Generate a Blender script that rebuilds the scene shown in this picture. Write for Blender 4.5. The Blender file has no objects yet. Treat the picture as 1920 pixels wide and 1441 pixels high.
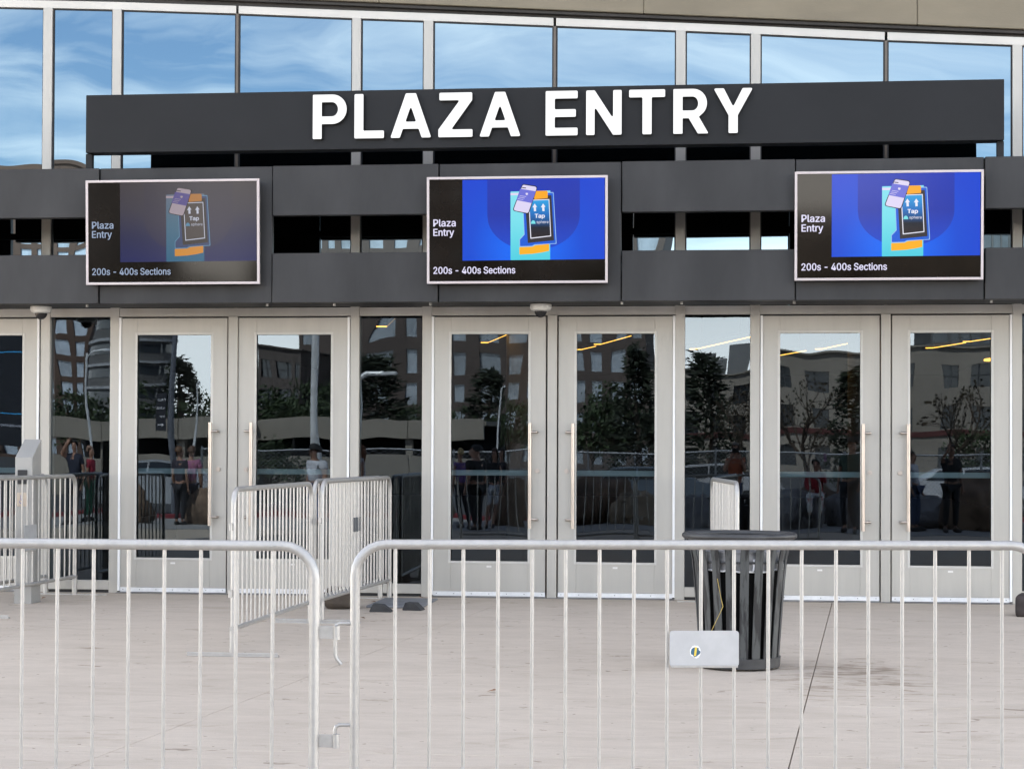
import bpy, bmesh, math, random
from mathutils import Vector, Matrix, noise
R = math.radians
random.seed(7)
scene = bpy.context.scene
col = scene.collection

# ------------------------------------------------------------------ camera
CAMP = Vector((0.0, -17.5, 1.33))
F_PX, YAW, PITCH, ROLL, CY = 3630.0, 0.11503, 0.015115, 0.0040735, 790.16
fwd = Vector((-math.sin(YAW) * math.cos(PITCH), math.cos(YAW) * math.cos(PITCH), math.sin(PITCH)))
rgt = Vector((math.cos(YAW), math.sin(YAW), 0))
upv = rgt.cross(fwd)
rr = math.cos(ROLL) * rgt + math.sin(ROLL) * upv
uu = -math.sin(ROLL) * rgt + math.cos(ROLL) * upv
cam = bpy.data.cameras.new('camera')
camo = bpy.data.objects.new('camera', cam)
col.objects.link(camo)
m = Matrix((rr, uu, -fwd)).transposed().to_4x4()
m.translation = CAMP
camo.matrix_world = m
cam.sensor_width = 36.0
cam.lens = F_PX / 1920 * 36
cam.shift_y = (CY - 720.5) / 1920
cam.clip_start = 0.02
cam.clip_end = 2000
scene.camera = camo

# ------------------------------------------------------------------ exposure
EXPO = 2.31
vs = scene.view_settings
vs.view_transform = 'Standard'
vs.look = 'None'
vs.gamma = 1
vs.use_curve_mapping = False
vs.exposure = EXPO
try:
    scene.cycles.max_bounces = 10
    scene.cycles.transparent_max_bounces = 12
    scene.cycles.use_denoising = True
    scene.cycles.caustics_reflective = False
    scene.cycles.caustics_refractive = False
except Exception:
    pass

# ------------------------------------------------------------------ world
SUN_EL, SUN_AZ = 50.0, 342.0       # azimuth clockwise from +Y
w = bpy.data.worlds.new('World')
scene.world = w
w.use_nodes = True
nt = w.node_tree
nt.nodes.clear()
N = nt.nodes.new
L = nt.links.new
out = N('ShaderNodeOutputWorld')
bg = N('ShaderNodeBackground')
sky = N('ShaderNodeTexSky')
sky.sky_type = 'NISHITA'
sky.sun_disc = False
sky.sun_elevation = R(SUN_EL)
sky.sun_rotation = R(SUN_AZ)
sky.air_density = 1.0
sky.dust_density = 0.3
sky.ozone_density = 2.0
tc = N('ShaderNodeTexCoord')
sep = N('ShaderNodeSeparateXYZ')
L(tc.outputs['Generated'], sep.inputs[0])
# project the view direction on a cloud layer
addz = N('ShaderNodeMath'); addz.operation = 'ADD'; addz.inputs[1].default_value = 0.12
L(sep.outputs['Z'], addz.inputs[0])
mx = N('ShaderNodeMath'); mx.operation = 'MAXIMUM'; mx.inputs[1].default_value = 0.03
L(addz.outputs[0], mx.inputs[0])
dx = N('ShaderNodeMath'); dx.operation = 'DIVIDE'
dy = N('ShaderNodeMath'); dy.operation = 'DIVIDE'
L(sep.outputs['X'], dx.inputs[0]); L(mx.outputs[0], dx.inputs[1])
L(sep.outputs['Y'], dy.inputs[0]); L(mx.outputs[0], dy.inputs[1])
cmb = N('ShaderNodeCombineXYZ')
L(dx.outputs[0], cmb.inputs[0]); L(dy.outputs[0], cmb.inputs[1])
mp = N('ShaderNodeMapping')
mp.inputs['Scale'].default_value = (0.75, 1.5, 1)
mp.inputs['Rotation'].default_value = (0, 0, R(12))
L(cmb.outputs[0], mp.inputs[0])
nz = N('ShaderNodeTexNoise')
nz.inputs['Scale'].default_value = 1.15
nz.inputs['Detail'].default_value = 9
nz.inputs['Roughness'].default_value = 0.58
nz.inputs['Distortion'].default_value = 0.9
L(mp.outputs[0], nz.inputs['Vector'])
rmp = N('ShaderNodeValToRGB')
rmp.color_ramp.elements[0].position = 0.40
rmp.color_ramp.elements[0].color = (0, 0, 0, 1)
rmp.color_ramp.elements[1].position = 0.74
rmp.color_ramp.elements[1].color = (0.50, 0.50, 0.50, 1)
L(nz.outputs[0], rmp.inputs[0])
# pale haze bank close to the horizon
hz = N('ShaderNodeMapRange')
hz.interpolation_type = 'SMOOTHSTEP'
hz.inputs['From Min'].default_value = 0.05
hz.inputs['From Max'].default_value = 0.125
hz.inputs['To Min'].default_value = 0.95
hz.inputs['To Max'].default_value = 0.0
L(sep.outputs['Z'], hz.inputs['Value'])
mixa = N('ShaderNodeMixRGB')
mixa.inputs[2].default_value = (18.5, 17.0, 14.8, 1)
L(rmp.outputs[0], mixa.inputs[0]); L(sky.outputs[0], mixa.inputs[1])
mixc = N('ShaderNodeMixRGB')
mixc.inputs[2].default_value = (28.5, 26.8, 24.4, 1)
L(hz.outputs[0], mixc.inputs[0]); L(mixa.outputs[0], mixc.inputs[1])
L(mixc.outputs[0], bg.inputs[0])
bg.inputs[1].default_value = 0.09
L(bg.outputs[0], out.inputs[0])

sun = bpy.data.lights.new('sun', 'SUN')
sun.energy = 3.6
sun.angle = R(0.53)
sun.color = (1.0, 0.92, 0.80)
suno = bpy.data.objects.new('sun', sun)
col.objects.link(suno)
az, el = R(SUN_AZ), R(SUN_EL)
sd = Vector((math.sin(az) * math.cos(el), math.cos(az) * math.cos(el), math.sin(el)))
suno.rotation_euler = sd.to_track_quat('Z', 'Y').to_euler()
suno.location = (0, -30, 30)

# ------------------------------------------------------------------ helpers
def ray(px, py):
    return (px - 960) / F_PX * rr - (py - CY) / F_PX * uu + fwd
def at(px, py, Y):
    """world point on the vertical plane y=Y that the photograph shows at this spot"""
    d = ray(px, py)
    return CAMP + d * ((Y + 17.5) / d.y)
SLOPE = 0.008
def gz(y):
    return SLOPE * y
def gr(px, py):
    d = ray(px, py)
    return CAMP + d * ((SLOPE * CAMP.y - CAMP.z) / (d.z - SLOPE * d.y))
def rf(px, py, dist):
    """place of something seen mirrored in the glass, dist metres along the mirrored line of sight"""
    p = at(px, py, dist - 17.5)
    return Vector((p.x, -p.y, p.z))
def X(px, Y, py=600):
    return at(px, py, Y).x
def Z(py, Y, px=1000):
    return at(px, py, Y).z

OFF = {}
def empty(name, loc, label=None, cat=None, group=None, rz=0, kind=None):
    o = bpy.data.objects.new(name, None)
    o.empty_display_size = 0.2
    col.objects.link(o)
    o.location = loc
    o.rotation_euler = (0, 0, rz)
    OFF[o.name] = Vector(loc)
    tag(o, label, cat, group, kind)
    return o
def tag(o, label=None, cat=None, group=None, kind=None):
    if label: o['label'] = label
    if cat: o['category'] = cat
    if group: o['group'] = group
    if kind: o['kind'] = kind
    return o
def link_mesh(name, me, parent=None):
    o = bpy.data.objects.new(name, me)
    col.objects.link(o)
    if parent is not None:
        o.parent = parent
        OFF[o.name] = OFF[parent.name]
    else:
        OFF[o.name] = Vector((0, 0, 0))
    return o

class MB:
    def __init__(s):
        s.v = []; s.f = []
    def add(s, vs_, fs_):
        n = len(s.v)
        s.v += [tuple(q) for q in vs_]
        s.f += [tuple(n + i for i in f_) for f_ in fs_]
        return s
    def box(s, x0, x1, y0, y1, z0, z1):
        if x0 > x1: x0, x1 = x1, x0
        if y0 > y1: y0, y1 = y1, y0
        if z0 > z1: z0, z1 = z1, z0
        return s.add([(x0,y0,z0),(x1,y0,z0),(x1,y1,z0),(x0,y1,z0),(x0,y0,z1),(x1,y0,z1),(x1,y1,z1),(x0,y1,z1)],
                     [(0,3,2,1),(4,5,6,7),(0,1,5,4),(1,2,6,5),(2,3,7,6),(3,0,4,7)])
    def prism(s, pts, vec):
        n = len(pts); vec = Vector(vec)
        a = [Vector(p) for p in pts]; b = [p + vec for p in a]
        nrm = Vector((0,0,0))
        for i in range(n):
            nrm += (a[i] - a[0]).cross(a[(i+1) % n] - a[0])
        fl = nrm.dot(vec) > 0
        f0 = tuple(range(n)); f1 = tuple(range(n, 2*n))
        fs_ = [f0[::-1] if fl else f0, f1 if fl else f1[::-1]]
        for i in range(n):
            j = (i+1) % n
            q = (i, j, n+j, n+i)
            fs_.append(q if fl else q[::-1])
        return s.add(a + b, fs_)
    def tube(s, pts, r, n=8, closed=False, caps=True, ry=None):
        pts = [Vector(p) for p in pts]
        k = len(pts)
        rings = []
        prev = None
        for i in range(k):
            if closed:
                t = (pts[(i+1) % k] - pts[i-1])
            elif i == 0: t = pts[1] - pts[0]
            elif i == k-1: t = pts[-1] - pts[-2]
            else: t = (pts[i+1] - pts[i]).normalized() + (pts[i] - pts[i-1]).normalized()
            t.normalize()
            if prev is None:
                a = Vector((0,0,1)) if abs(t.z) < 0.9 else Vector((1,0,0))
                u = t.cross(a).normalized()
            else:
                u = (prev - t * prev.dot(t)).normalized()
            prev = u
            v = t.cross(u)
            ri = r[i] if isinstance(r, (list, tuple)) else r
            rings.append([pts[i] + (u*math.cos(2*math.pi*j/n) + v*math.sin(2*math.pi*j/n)) * ri for j in range(n)])
        base = len(s.v)
        for rg in rings: s.v += [tuple(q) for q in rg]
        for i in range(k if closed else k-1):
            a0 = base + i*n; b0 = base + ((i+1) % k)*n
            for j in range(n):
                j2 = (j+1) % n
                s.f.append((a0+j, a0+j2, b0+j2, b0+j))
        if caps and not closed:
            s.f.append(tuple(base + j for j in range(n))[::-1])
            s.f.append(tuple(base + (k-1)*n + j for j in range(n)))
        return s
    def lathe(s, prof, n=24, c=(0,0,0)):
        base = len(s.v); k = len(prof)
        for r_, z_ in prof:
            for j in range(n):
                a = 2*math.pi*j/n
                s.v.append((c[0]+r_*math.cos(a), c[1]+r_*math.sin(a), c[2]+z_))
        for i in range(k-1):
            for j in range(n):
                j2 = (j+1) % n
                s.f.append((base+i*n+j, base+i*n+j2, base+(i+1)*n+j2, base+(i+1)*n+j))
        s.f.append(tuple(base+j for j in range(n))[::-1])
        s.f.append(tuple(base+(k-1)*n+j for j in range(n)))
        return s
    def mesh(s, name, mat, off=(0,0,0), bevel=0.0, smooth=False, seg=1):
        ox, oy, oz = off
        me = bpy.data.meshes.new(name)
        me.from_pydata([(a-ox, b-oy, c-oz) for a, b, c in s.v], [], s.f)
        bm = bmesh.new(); bm.from_mesh(me)
        if bevel:
            es = [e for e in bm.edges if len(e.link_faces) == 2 and e.calc_face_angle(0) > 0.6]
            bmesh.ops.bevel(bm, geom=es, offset=bevel, segments=seg, affect='EDGES', profile=0.6)
        bmesh.ops.recalc_face_normals(bm, faces=bm.faces)
        if smooth:
            for f_ in bm.faces: f_.smooth = True
            for e in bm.edges:
                if len(e.link_faces) == 2 and e.calc_face_angle(0) > 0.7: e.smooth = False
        bm.to_mesh(me); bm.free()
        if mat: me.materials.append(mat)
        return me
    def build(s, name, mat, parent=None, bevel=0.0, smooth=False, local=False, seg=1):
        off = (0,0,0) if (parent is None or local) else OFF[parent.name]
        return link_mesh(name, s.mesh(name, mat, off, bevel, smooth, seg), parent)

def children(o):
    return [c for c in bpy.data.objects if c.parent == o]
def copy_tree(o, parent=None, kids=None):
    if kids is None:
        kids = {}
        for c in bpy.data.objects:
            if c.parent: kids.setdefault(c.parent.name, []).append(c)
    c = o.copy(); col.objects.link(c)
    OFF[c.name] = OFF.get(o.name, Vector((0,0,0)))
    c.parent = parent
    for ch in kids.get(o.name, []):
        copy_tree(ch, c, kids)
    return c

# ------------------------------------------------------------------ materials
MATS = {}
def mat(name, c, rough=0.6, metal=0.0, var=0.12, scale=3.0, c2=None, bump=0.0, bscale=40.0, spec=0.5,
        stretch=(1,1,1), detail=5, lo=0.35, hi=0.65):
    """principled material with noise-driven colour variation in world space"""
    if name in MATS: return MATS[name]
    mt = bpy.data.materials.new(name); mt.use_nodes = True
    t = mt.node_tree; b = t.nodes['Principled BSDF']
    b.inputs['Roughness'].default_value = rough
    b.inputs['Metallic'].default_value = metal
    b.inputs['Specular IOR Level'].default_value = spec
    g = t.nodes.new('ShaderNodeNewGeometry')
    mpn = t.nodes.new('ShaderNodeMapping'); mpn.inputs['Scale'].default_value = stretch
    t.links.new(g.outputs['Position'], mpn.inputs[0])
    n = t.nodes.new('ShaderNodeTexNoise'); n.inputs['Scale'].default_value = scale; n.inputs['Detail'].default_value = detail
    n.inputs['Roughness'].default_value = 0.6
    t.links.new(mpn.outputs[0], n.inputs['Vector'])
    r = t.nodes.new('ShaderNodeValToRGB')
    r.color_ramp.elements[0].position = lo; r.color_ramp.elements[1].position = hi
    if c2 is None:
        r.color_ramp.elements[0].color = (*[x*(1-var) for x in c], 1)
        r.color_ramp.elements[1].color = (*[min(1, x*(1+var)) for x in c], 1)
    else:
        r.color_ramp.elements[0].color = (*c2, 1); r.color_ramp.elements[1].color = (*c, 1)
    t.links.new(n.outputs[0], r.inputs[0]); t.links.new(r.outputs[0], b.inputs['Base Color'])
    if bump:
        n2 = t.nodes.new('ShaderNodeTexNoise'); n2.inputs['Scale'].default_value = bscale; n2.inputs['Detail'].default_value = 4
        t.links.new(mpn.outputs[0], n2.inputs['Vector'])
        bp = t.nodes.new('ShaderNodeBump'); bp.inputs['Strength'].default_value = bump; bp.inputs['Distance'].default_value = 0.01
        t.links.new(n2.outputs[0], bp.inputs['Height']); t.links.new(bp.outputs[0], b.inputs['Normal'])
    MATS[name] = mt
    return mt
def srgb(r, g, b):
    f = lambda v: (v/255/12.92) if v/255 <= 0.04045 else ((v/255+0.055)/1.055)**2.4
    return (f(r), f(g), f(b))
def emit(name, rgb, k=1.0, gloss=0.0):
    """self-lit surface; rgb is the colour it shows on the picture at this exposure"""
    if name in MATS: return MATS[name]
    mt = bpy.data.materials.new(name); mt.use_nodes = True
    b = mt.node_tree.nodes['Principled BSDF']
    b.inputs['Base Color'].default_value = (0.01, 0.01, 0.012, 1)
    b.inputs['Roughness'].default_value = 0.12
    b.inputs['Specular IOR Level'].default_value = 0.12
    b.inputs['Emission Color'].default_value = (*srgb(*rgb), 1)
    b.inputs['Emission Strength'].default_value = k / 2**EXPO
    MATS[name] = mt
    return mt

def glass_mat(name, refl, tint, wav, wscale, colr=(1,1,1), fine=0.0):
    mt = bpy.data.materials.new(name); mt.use_nodes = True
    t = mt.node_tree; t.nodes.clear()
    o = t.nodes.new('ShaderNodeOutputMaterial')
    mix = t.nodes.new('ShaderNodeMixShader')
    tr = t.nodes.new('ShaderNodeBsdfTransparent'); tr.inputs[0].default_value = (*tint, 1)
    gl = t.nodes.new('ShaderNodeBsdfGlossy'); gl.inputs['Roughness'].default_value = 0.0
    gl.inputs[0].default_value = (*colr, 1)
    lw = t.nodes.new('ShaderNodeFresnel'); lw.inputs['IOR'].default_value = 1.5
    ad = t.nodes.new('ShaderNodeMath'); ad.operation = 'ADD'; ad.inputs[1].default_value = refl - 0.04; ad.use_clamp = True
    t.links.new(lw.outputs[0], ad.inputs[0])
    g = t.nodes.new('ShaderNodeNewGeometry')
    oi = t.nodes.new('ShaderNodeObjectInfo')
    mpn = t.nodes.new('ShaderNodeMapping'); mpn.inputs['Scale'].default_value = wscale
    t.links.new(g.outputs['Position'], mpn.inputs[0])
    va = t.nodes.new('ShaderNodeVectorMath'); va.operation = 'ADD'
    vm = t.nodes.new('ShaderNodeMath'); vm.operation = 'MULTIPLY'; vm.inputs[1].default_value = 17.0
    t.links.new(oi.outputs['Random'], vm.inputs[0])
    t.links.new(mpn.outputs[0], va.inputs[0]); t.links.new(vm.outputs[0], va.inputs[1])
    n = t.nodes.new('ShaderNodeTexNoise'); n.inputs['Scale'].default_value = 1.0; n.inputs['Detail'].default_value = 1.0
    n.inputs['Roughness'].default_value = 0.35
    t.links.new(va.outputs[0], n.inputs['Vector'])
    bp = t.nodes.new('ShaderNodeBump'); bp.inputs['Strength'].default_value = 1.0; bp.inputs['Distance'].default_value = wav
    t.links.new(n.outputs[0], bp.inputs['Height'])
    t.links.new(bp.outputs[0], gl.inputs['Normal'])
    t.links.new(ad.outputs[0], mix.inputs[0])
    t.links.new(tr.outputs[0], mix.inputs[1]); t.links.new(gl.outputs[0], mix.inputs[2])
    t.links.new(mix.outputs[0], o.inputs[0])
    return mt

M_FRAME = mat('champagne_aluminium', (0.400, 0.380, 0.342), 0.42, 0.25, 0.05, 2.0, stretch=(3,3,0.4), bump=0.02, bscale=60)
M_EDGE = mat('white_gasket', (0.75, 0.75, 0.74), 0.5, var=0.05)
M_SILL = mat('satin_sill_strip', (0.72, 0.72, 0.72), 0.4, 0.3, 0.08, 12)
M_STEEL = mat('brushed_steel', (0.44, 0.385, 0.34), 0.36, 0.9, 0.06, 6)
M_DARKPANEL = mat('dark_grey_panel', (0.033, 0.0325, 0.033), 0.45, 0.15, 0.22, 2.2, stretch=(1,1,0.35), bump=0.015, bscale=3, spec=0.25)
M_SIGNBOX = mat('dark_grey_sign_box', (0.011, 0.0113, 0.0123), 0.45, 0.1, 0.14, 1.1, spec=0.22)
M_BLACK = mat('black_rubber', (0.012, 0.012, 0.013), 0.6, var=0.2)
M_SOFFIT = mat('black_soffit', (0.02, 0.02, 0.021), 0.7, var=0.2)
M_GLASS_UP = glass_mat('reflective_glass', 0.235, (0.05, 0.055, 0.06), 0.0050, (1.0, 1.0, 0.75), (0.66, 0.86, 1.0))
M_GLASS = glass_mat('dark_door_glass', 0.068, (0.30, 0.35, 0.38), 0.0026, (1.6, 1.0, 0.75), (0.70, 0.85, 1.0))
M_GALV = mat('galvanised_steel', (0.40, 0.385, 0.362), 0.40, 0.5, 0.06, 30, bump=0.08, bscale=160)
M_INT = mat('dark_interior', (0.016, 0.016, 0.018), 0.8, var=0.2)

# ------------------------------------------------------------------ ground
def ground_material():
    mt = bpy.data.materials.new('brushed_concrete'); mt.use_nodes = True
    t = mt.node_tree; b = t.nodes['Principled BSDF']; b.inputs['Roughness'].default_value = 0.78
    b.inputs['Specular IOR Level'].default_value = 0.12
    nn = t.nodes.new; ln = t.links.new
    g = nn('ShaderNodeNewGeometry')
    def ns(scale, stretch, det, rough=0.6, dist=0):
        mpn = nn('ShaderNodeMapping'); mpn.inputs['Scale'].default_value = stretch
        ln(g.outputs['Position'], mpn.inputs[0])
        n = nn('ShaderNodeTexNoise'); n.inputs['Scale'].default_value = scale; n.inputs['Detail'].default_value = det
        n.inputs['Roughness'].default_value = rough; n.inputs['Distortion'].default_value = dist
        ln(mpn.outputs[0], n.inputs['Vector']); return n.outputs[0]
    def ramp(v, p0, c0, p1, c1):
        r = nn('ShaderNodeValToRGB'); e = r.color_ramp.elements
        e[0].position = p0; e[0].color = (*c0, 1); e[1].position = p1; e[1].color = (*c1, 1)
        ln(v, r.inputs[0]); return r.outputs[0]
    def mul(a, bb, fac=1.0):
        mm = nn('ShaderNodeMixRGB'); mm.blend_type = 'MULTIPLY'; mm.inputs[0].default_value = fac
        ln(a, mm.inputs[1]); ln(bb, mm.inputs[2]); return mm.outputs[0]
    base = ramp(ns(0.55, (1,1,1), 7), 0.3, (0.505,0.430,0.352), 0.7, (0.550,0.470,0.386))
    broom = ramp(ns(7, (0.9, 4.2, 1), 6, 0.72, 0.6), 0.34, (0.93,0.93,0.925), 0.62, (1.02,1.02,1.02))
    trowel = ramp(ns(1.6, (0.7, 1.8, 1), 7, 0.68, 1.0), 0.36, (0.90,0.895,0.885), 0.58, (1,1,1))
    grit = ramp(ns(260, (1,1,1), 2), 0.35, (0.9,0.9,0.9), 0.65, (1.05,1.05,1.05))
    stain = ramp(ns(1.15, (0.7,1.5,1), 8, 0.68, 0.8), 0.60, (1,1,1), 0.72, (0.76,0.73,0.70))
    spots = ramp(ns(6.5, (0.7,1.6,1), 3, 0.55, 0.8), 0.68, (1,1,1), 0.71, (0.60,0.57,0.55))
    gum = ramp(ns(17, (1,1,1), 1, 0.5, 0.2), 0.755, (1,1,1), 0.77, (0.55,0.53,0.52))
    c = mul(mul(mul(mul(base, broom), trowel), grit), stain)
    c = mul(mul(c, spots), gum)
    # the smear of spilt drink beside the bin
    sp = nn('ShaderNodeVectorMath'); sp.operation = 'SUBTRACT'
    sc_ = gr(1600, 1268); sp.inputs[1].default_value = (sc_.x, sc_.y, 0)
    ln(g.outputs['Position'], sp.inputs[0])
    mu = nn('ShaderNodeVectorMath'); mu.operation = 'MULTIPLY'; mu.inputs[1].default_value = (1.25, 0.62, 0)
    ln(sp.outputs[0], mu.inputs[0])
    le = nn('ShaderNodeVectorMath'); le.operation = 'LENGTH'; ln(mu.outputs[0], le.inputs[0])
    fo = nn('ShaderNodeMapRange'); fo.inputs['From Min'].default_value = 0.25; fo.inputs['From Max'].default_value = 1.0
    fo.inputs['To Min'].default_value = 0.16; fo.inputs['To Max'].default_value = -0.05
    ln(le.outputs['Value'], fo.inputs['Value'])
    ad = nn('ShaderNodeMath'); ad.operation = 'ADD'
    ln(ns(3.4, (0.9,2.2,1), 7, 0.66, 0.9), ad.inputs[0]); ln(fo.outputs[0], ad.inputs[1])
    smear = ramp(ad.outputs[0], 0.60, (1,1,1), 0.74, (0.60,0.56,0.52))
    c = mul(c, smear)
    ln(c, b.inputs['Base Color'])
    bp = nn('ShaderNodeBump'); bp.inputs['Strength'].default_value = 0.25; bp.inputs['Distance'].default_value = 0.004
    ln(ns(30, (0.3,4,1), 5, 0.7), bp.inputs['Height']); ln(bp.outputs[0], b.inputs['Normal'])
    return mt
M_CONC = ground_material()
M_ASPH = mat('asphalt', (0.055, 0.055, 0.057), 0.85, var=0.3, scale=4, bump=0.3, bscale=120)
M_SUB = mat('dark_joint_bed', (0.05, 0.046, 0.042), 0.9, var=0.3)

g_ = MB(); g_.add([(-700,-700,-0.5),(700,-700,-0.5),(700,700,-0.5),(-700,700,-0.5)], [(0,1,2,3)])
tag(g_.build('ground', M_ASPH), kind='structure')

pav = empty('plaza_pavement', (0,0,0), kind='structure')
g_ = MB(); g_.add([(-26,-17.9,gz(-17.9)-0.03),(26,-17.9,gz(-17.9)-0.03),(26,0.3,-0.03),(-26,0.3,-0.03)], [(0,1,2,3)])
g_.build('joint_bed', M_SUB, pav)
# radial joints of the slabs, read off the photograph, repeated at the same pitch to either side
P1a, P1b = gr(1560,1130), gr(1478,1441)
P2a, P2b = gr(954,1125), gr(312,1369)
def jline(k):
    a = P1a + (P1a - P2a) * (k-1) if k != 0 else P2a
    s1 = (P1b.x-P1a.x)/(P1b.y-P1a.y); s2 = (P2b.x-P2a.x)/(P2b.y-P2a.y)
    sl = s2 + (s1-s2)*k
    return lambda y: a.x + sl*(y-a.y)
cross = [0.05, gr(1200,1410).y, -12.9, -17.6]
for k in range(-6, 8):
    la, lb = jline(k), jline(k+1)
    ys = list(cross)
    if k == 1: ys = [0.05, gr(1600,1324).y, gr(1200,1410).y, -12.9, -17.6]
    if k in (0, -1): ys = [0.05, gr(300,1402).y, -12.9, -17.6]
    gl = 0.0027 if k == 1 else 0.0022
    gr_ = 0.0027 if k == 0 else 0.0022
    for y1, y0 in zip(ys[:-1], ys[1:]):
        h = 0.002
        pts = [(la(y0+h)+gl, y0+h), (lb(y0+h)-gr_, y0+h), (lb(y1-h)-gr_, y1-h), (la(y1-h)+gl, y1-h)]
        MB().prism([(x, y, gz(y)) for x, y in pts], (0,0,-0.12)).build('concrete_slab', M_CONC, pav, bevel=0.0025)

# ------------------------------------------------------------------ entrance building
bld = empty('entrance_building', (0, 0, 0), 'glass fronted entrance building with grey double doors under a sloping concrete fascia', 'building')
MULL = [(75.6,92.6),(206,222.5),(656.7,673),(791.5,809),(1266,1284),(1407,1425),(1899,1917)]
MX = [(X(a,-0.06), X(b,-0.06)) for a, b in MULL]
P_ = MX[6][0] - MX[4][0]          # one bay: doors plus sidelight
MXX = [(a-P_, b-P_) for a, b in (MX[0],)] + MX
MXX = [(MX[0][0]-2.29-P_+0.0, MX[0][1]-2.29-P_)] + [(MX[0][0]-2.285, MX[0][1]-2.285)] + MX
MXX += [(MX[5][0]+P_, MX[5][1]+P_), (MX[6][0]+P_, MX[6][1]+P_), (MX[5][0]+2*P_, MX[5][1]+2*P_)]
XL, XR = MXX[0][0], MXX[-1][1]
Z_HEAD0, Z_HEAD1 = 2.562, 2.640     # transom over the doors
def ztop(x):                        # sloping head of the upper glazing, from the photograph
    pts = [(0,15),(226,20),(438,27),(660,36),(810,41),(1035,50),(1268,59),(1408,65),(1660,77),(1898,86)]
    q = [at(px,py,0) for px,py in pts]
    if x <= q[0].x: return q[0].z + (x-q[0].x)*(q[1].z-q[0].z)/(q[1].x-q[0].x)
    for a, b_ in zip(q[:-1], q[1:]):
        if x <= b_.x: return a.z + (x-a.x)*(b_.z-a.z)/(b_.x-a.x)
    a, b_ = q[-2], q[-1]
    return b_.z + (x-b_.x)*(b_.z-a.z)/(b_.x-a.x)
for i, (a, b_) in enumerate(MXX):
    zt = min(ztop(a), ztop(b_))
    mm = MB()
    mm.add([(a,-0.045,0),(b_,-0.045,0),(b_,0.10,0),(a,0.10,0),(a,-0.045,ztop(a)-0.001),(b_,-0.045,ztop(b_)-0.001),(b_,0.10,ztop(b_)-0.001),(a,0.10,ztop(a)-0.001)],
           [(0,3,2,1),(4,5,6,7),(0,1,5,4),(1,2,6,5),(2,3,7,6),(3,0,4,7)])
    mm.build('mullion', M_FRAME, bld, bevel=0.002)
# header along the sloping top, one length between joints
thin = [X(441,-0.04), X(1038,-0.04), X(1661,-0.04)]
hx = [XL] + thin + [XR]
HH = 0.072
M_HEAD = mat('bright_anodised_header', (0.49,0.465,0.42), 0.4, 0.2, 0.05, 1.5)
for a, b_ in zip(hx[:-1], hx[1:]):
    xs_ = [a+0.012] + [a+(b_-a)*k/6 for k in range(1,6)] + [b_-0.012]
    poly = [(x,-0.034,ztop(x)) for x in xs_] + [(x,-0.034,ztop(x)+HH) for x in reversed(xs_)]
    MB().prism(poly, (0,0.11,0)).build('header_beam', M_HEAD, bld, bevel=0.002)
bays = []                              # (x0,x1,is_door)
for i in range(len(MXX)-1):
    bays.append((MXX[i][1], MXX[i+1][0]))
for x0, x1 in bays:
    door = x1 - x0 > 1.2
    # transom
    MB().box(x0+0.001, x1-0.001, -0.038, 0.09, Z_HEAD0, Z_HEAD1).build('transom', M_FRAME, bld, bevel=0.002)
    mid = [x for x in thin if x0 < x < x1]
    if door and not mid: mid = [(x0+x1)/2]
    segs = [(x0, x1)] if not mid else [(x0, mid[0]-0.012), (mid[0]+0.012, x1)]
    for a, b_ in segs:
        k = 7
        # slightly bowed pane: real heat-treated glass is never flat
        xs_ = [a+0.003 + (b_-a-0.006)*j/k for j in range(k+1)]
        bow = random.uniform(-0.0008, 0.0008)
        pts, fs = [], []
        nzv = 10
        for iz in range(nzv+1):
            for jx, x in enumerate(xs_):
                u, v = jx/k, iz/nzv
                zz = Z_HEAD1+0.002 + (ztop(x)-0.003-Z_HEAD1-0.002)*v
                pts.append((x, -0.01 + bow*16*u*(1-u)*v*(1-v), zz))
        for iz in range(nzv):
            for jx in range(k):
                q = iz*(k+1)+jx
                fs.append((q, q+1, q+k+2, q+k+1))
        mb = MB(); mb.add(pts, fs)
        mb.build('glass_pane', M_GLASS_UP, bld, smooth=True)
        # dark gasket line round the pane
        gk = MB()
        gk.box(a+0.0005, a+0.012, -0.022, 0.02, Z_HEAD1+0.001, ztop(a)-0.002)
        gk.box(b_-0.012, b_-0.0005, -0.022, 0.02, Z_HEAD1+0.001, ztop(b_)-0.002)
        gk.prism([(a+0.012,-0.022,ztop(a+0.012)-0.012),(b_-0.012,-0.022,ztop(b_-0.012)-0.012),(b_-0.012,-0.022,ztop(b_-0.012)-0.0015),(a+0.012,-0.022,ztop(a+0.012)-0.0015)], (0,0.04,0))
        gk.build('gasket', M_BLACK, bld)
    if mid:
        MB().box(mid[0]-0.011, mid[0]+0.011, -0.03, 0.05, Z_HEAD1+0.001, ztop(mid[0])-0.002).build('glazing_joint', mat('bronze_joint', (0.12,0.10,0.08), 0.5, 0.3), bld)

def pane_grid(x0, x1, z0, z1, y, bow, k=6, nz_=12):
    pts, fs = [], []
    for iz in range(nz_+1):
        for jx in range(k+1):
            u, v = jx/k, iz/nz_
            pts.append((x0+(x1-x0)*u, y + bow*16*u*(1-u)*v*(1-v), z0+(z1-z0)*v))
    for iz in range(nz_):
        for jx in range(k):
            q = iz*(k+1)+jx
            fs.append((q, q+1, q+k+2, q+k+1))
    mb = MB(); mb.add(pts, fs)
    return mb

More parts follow.
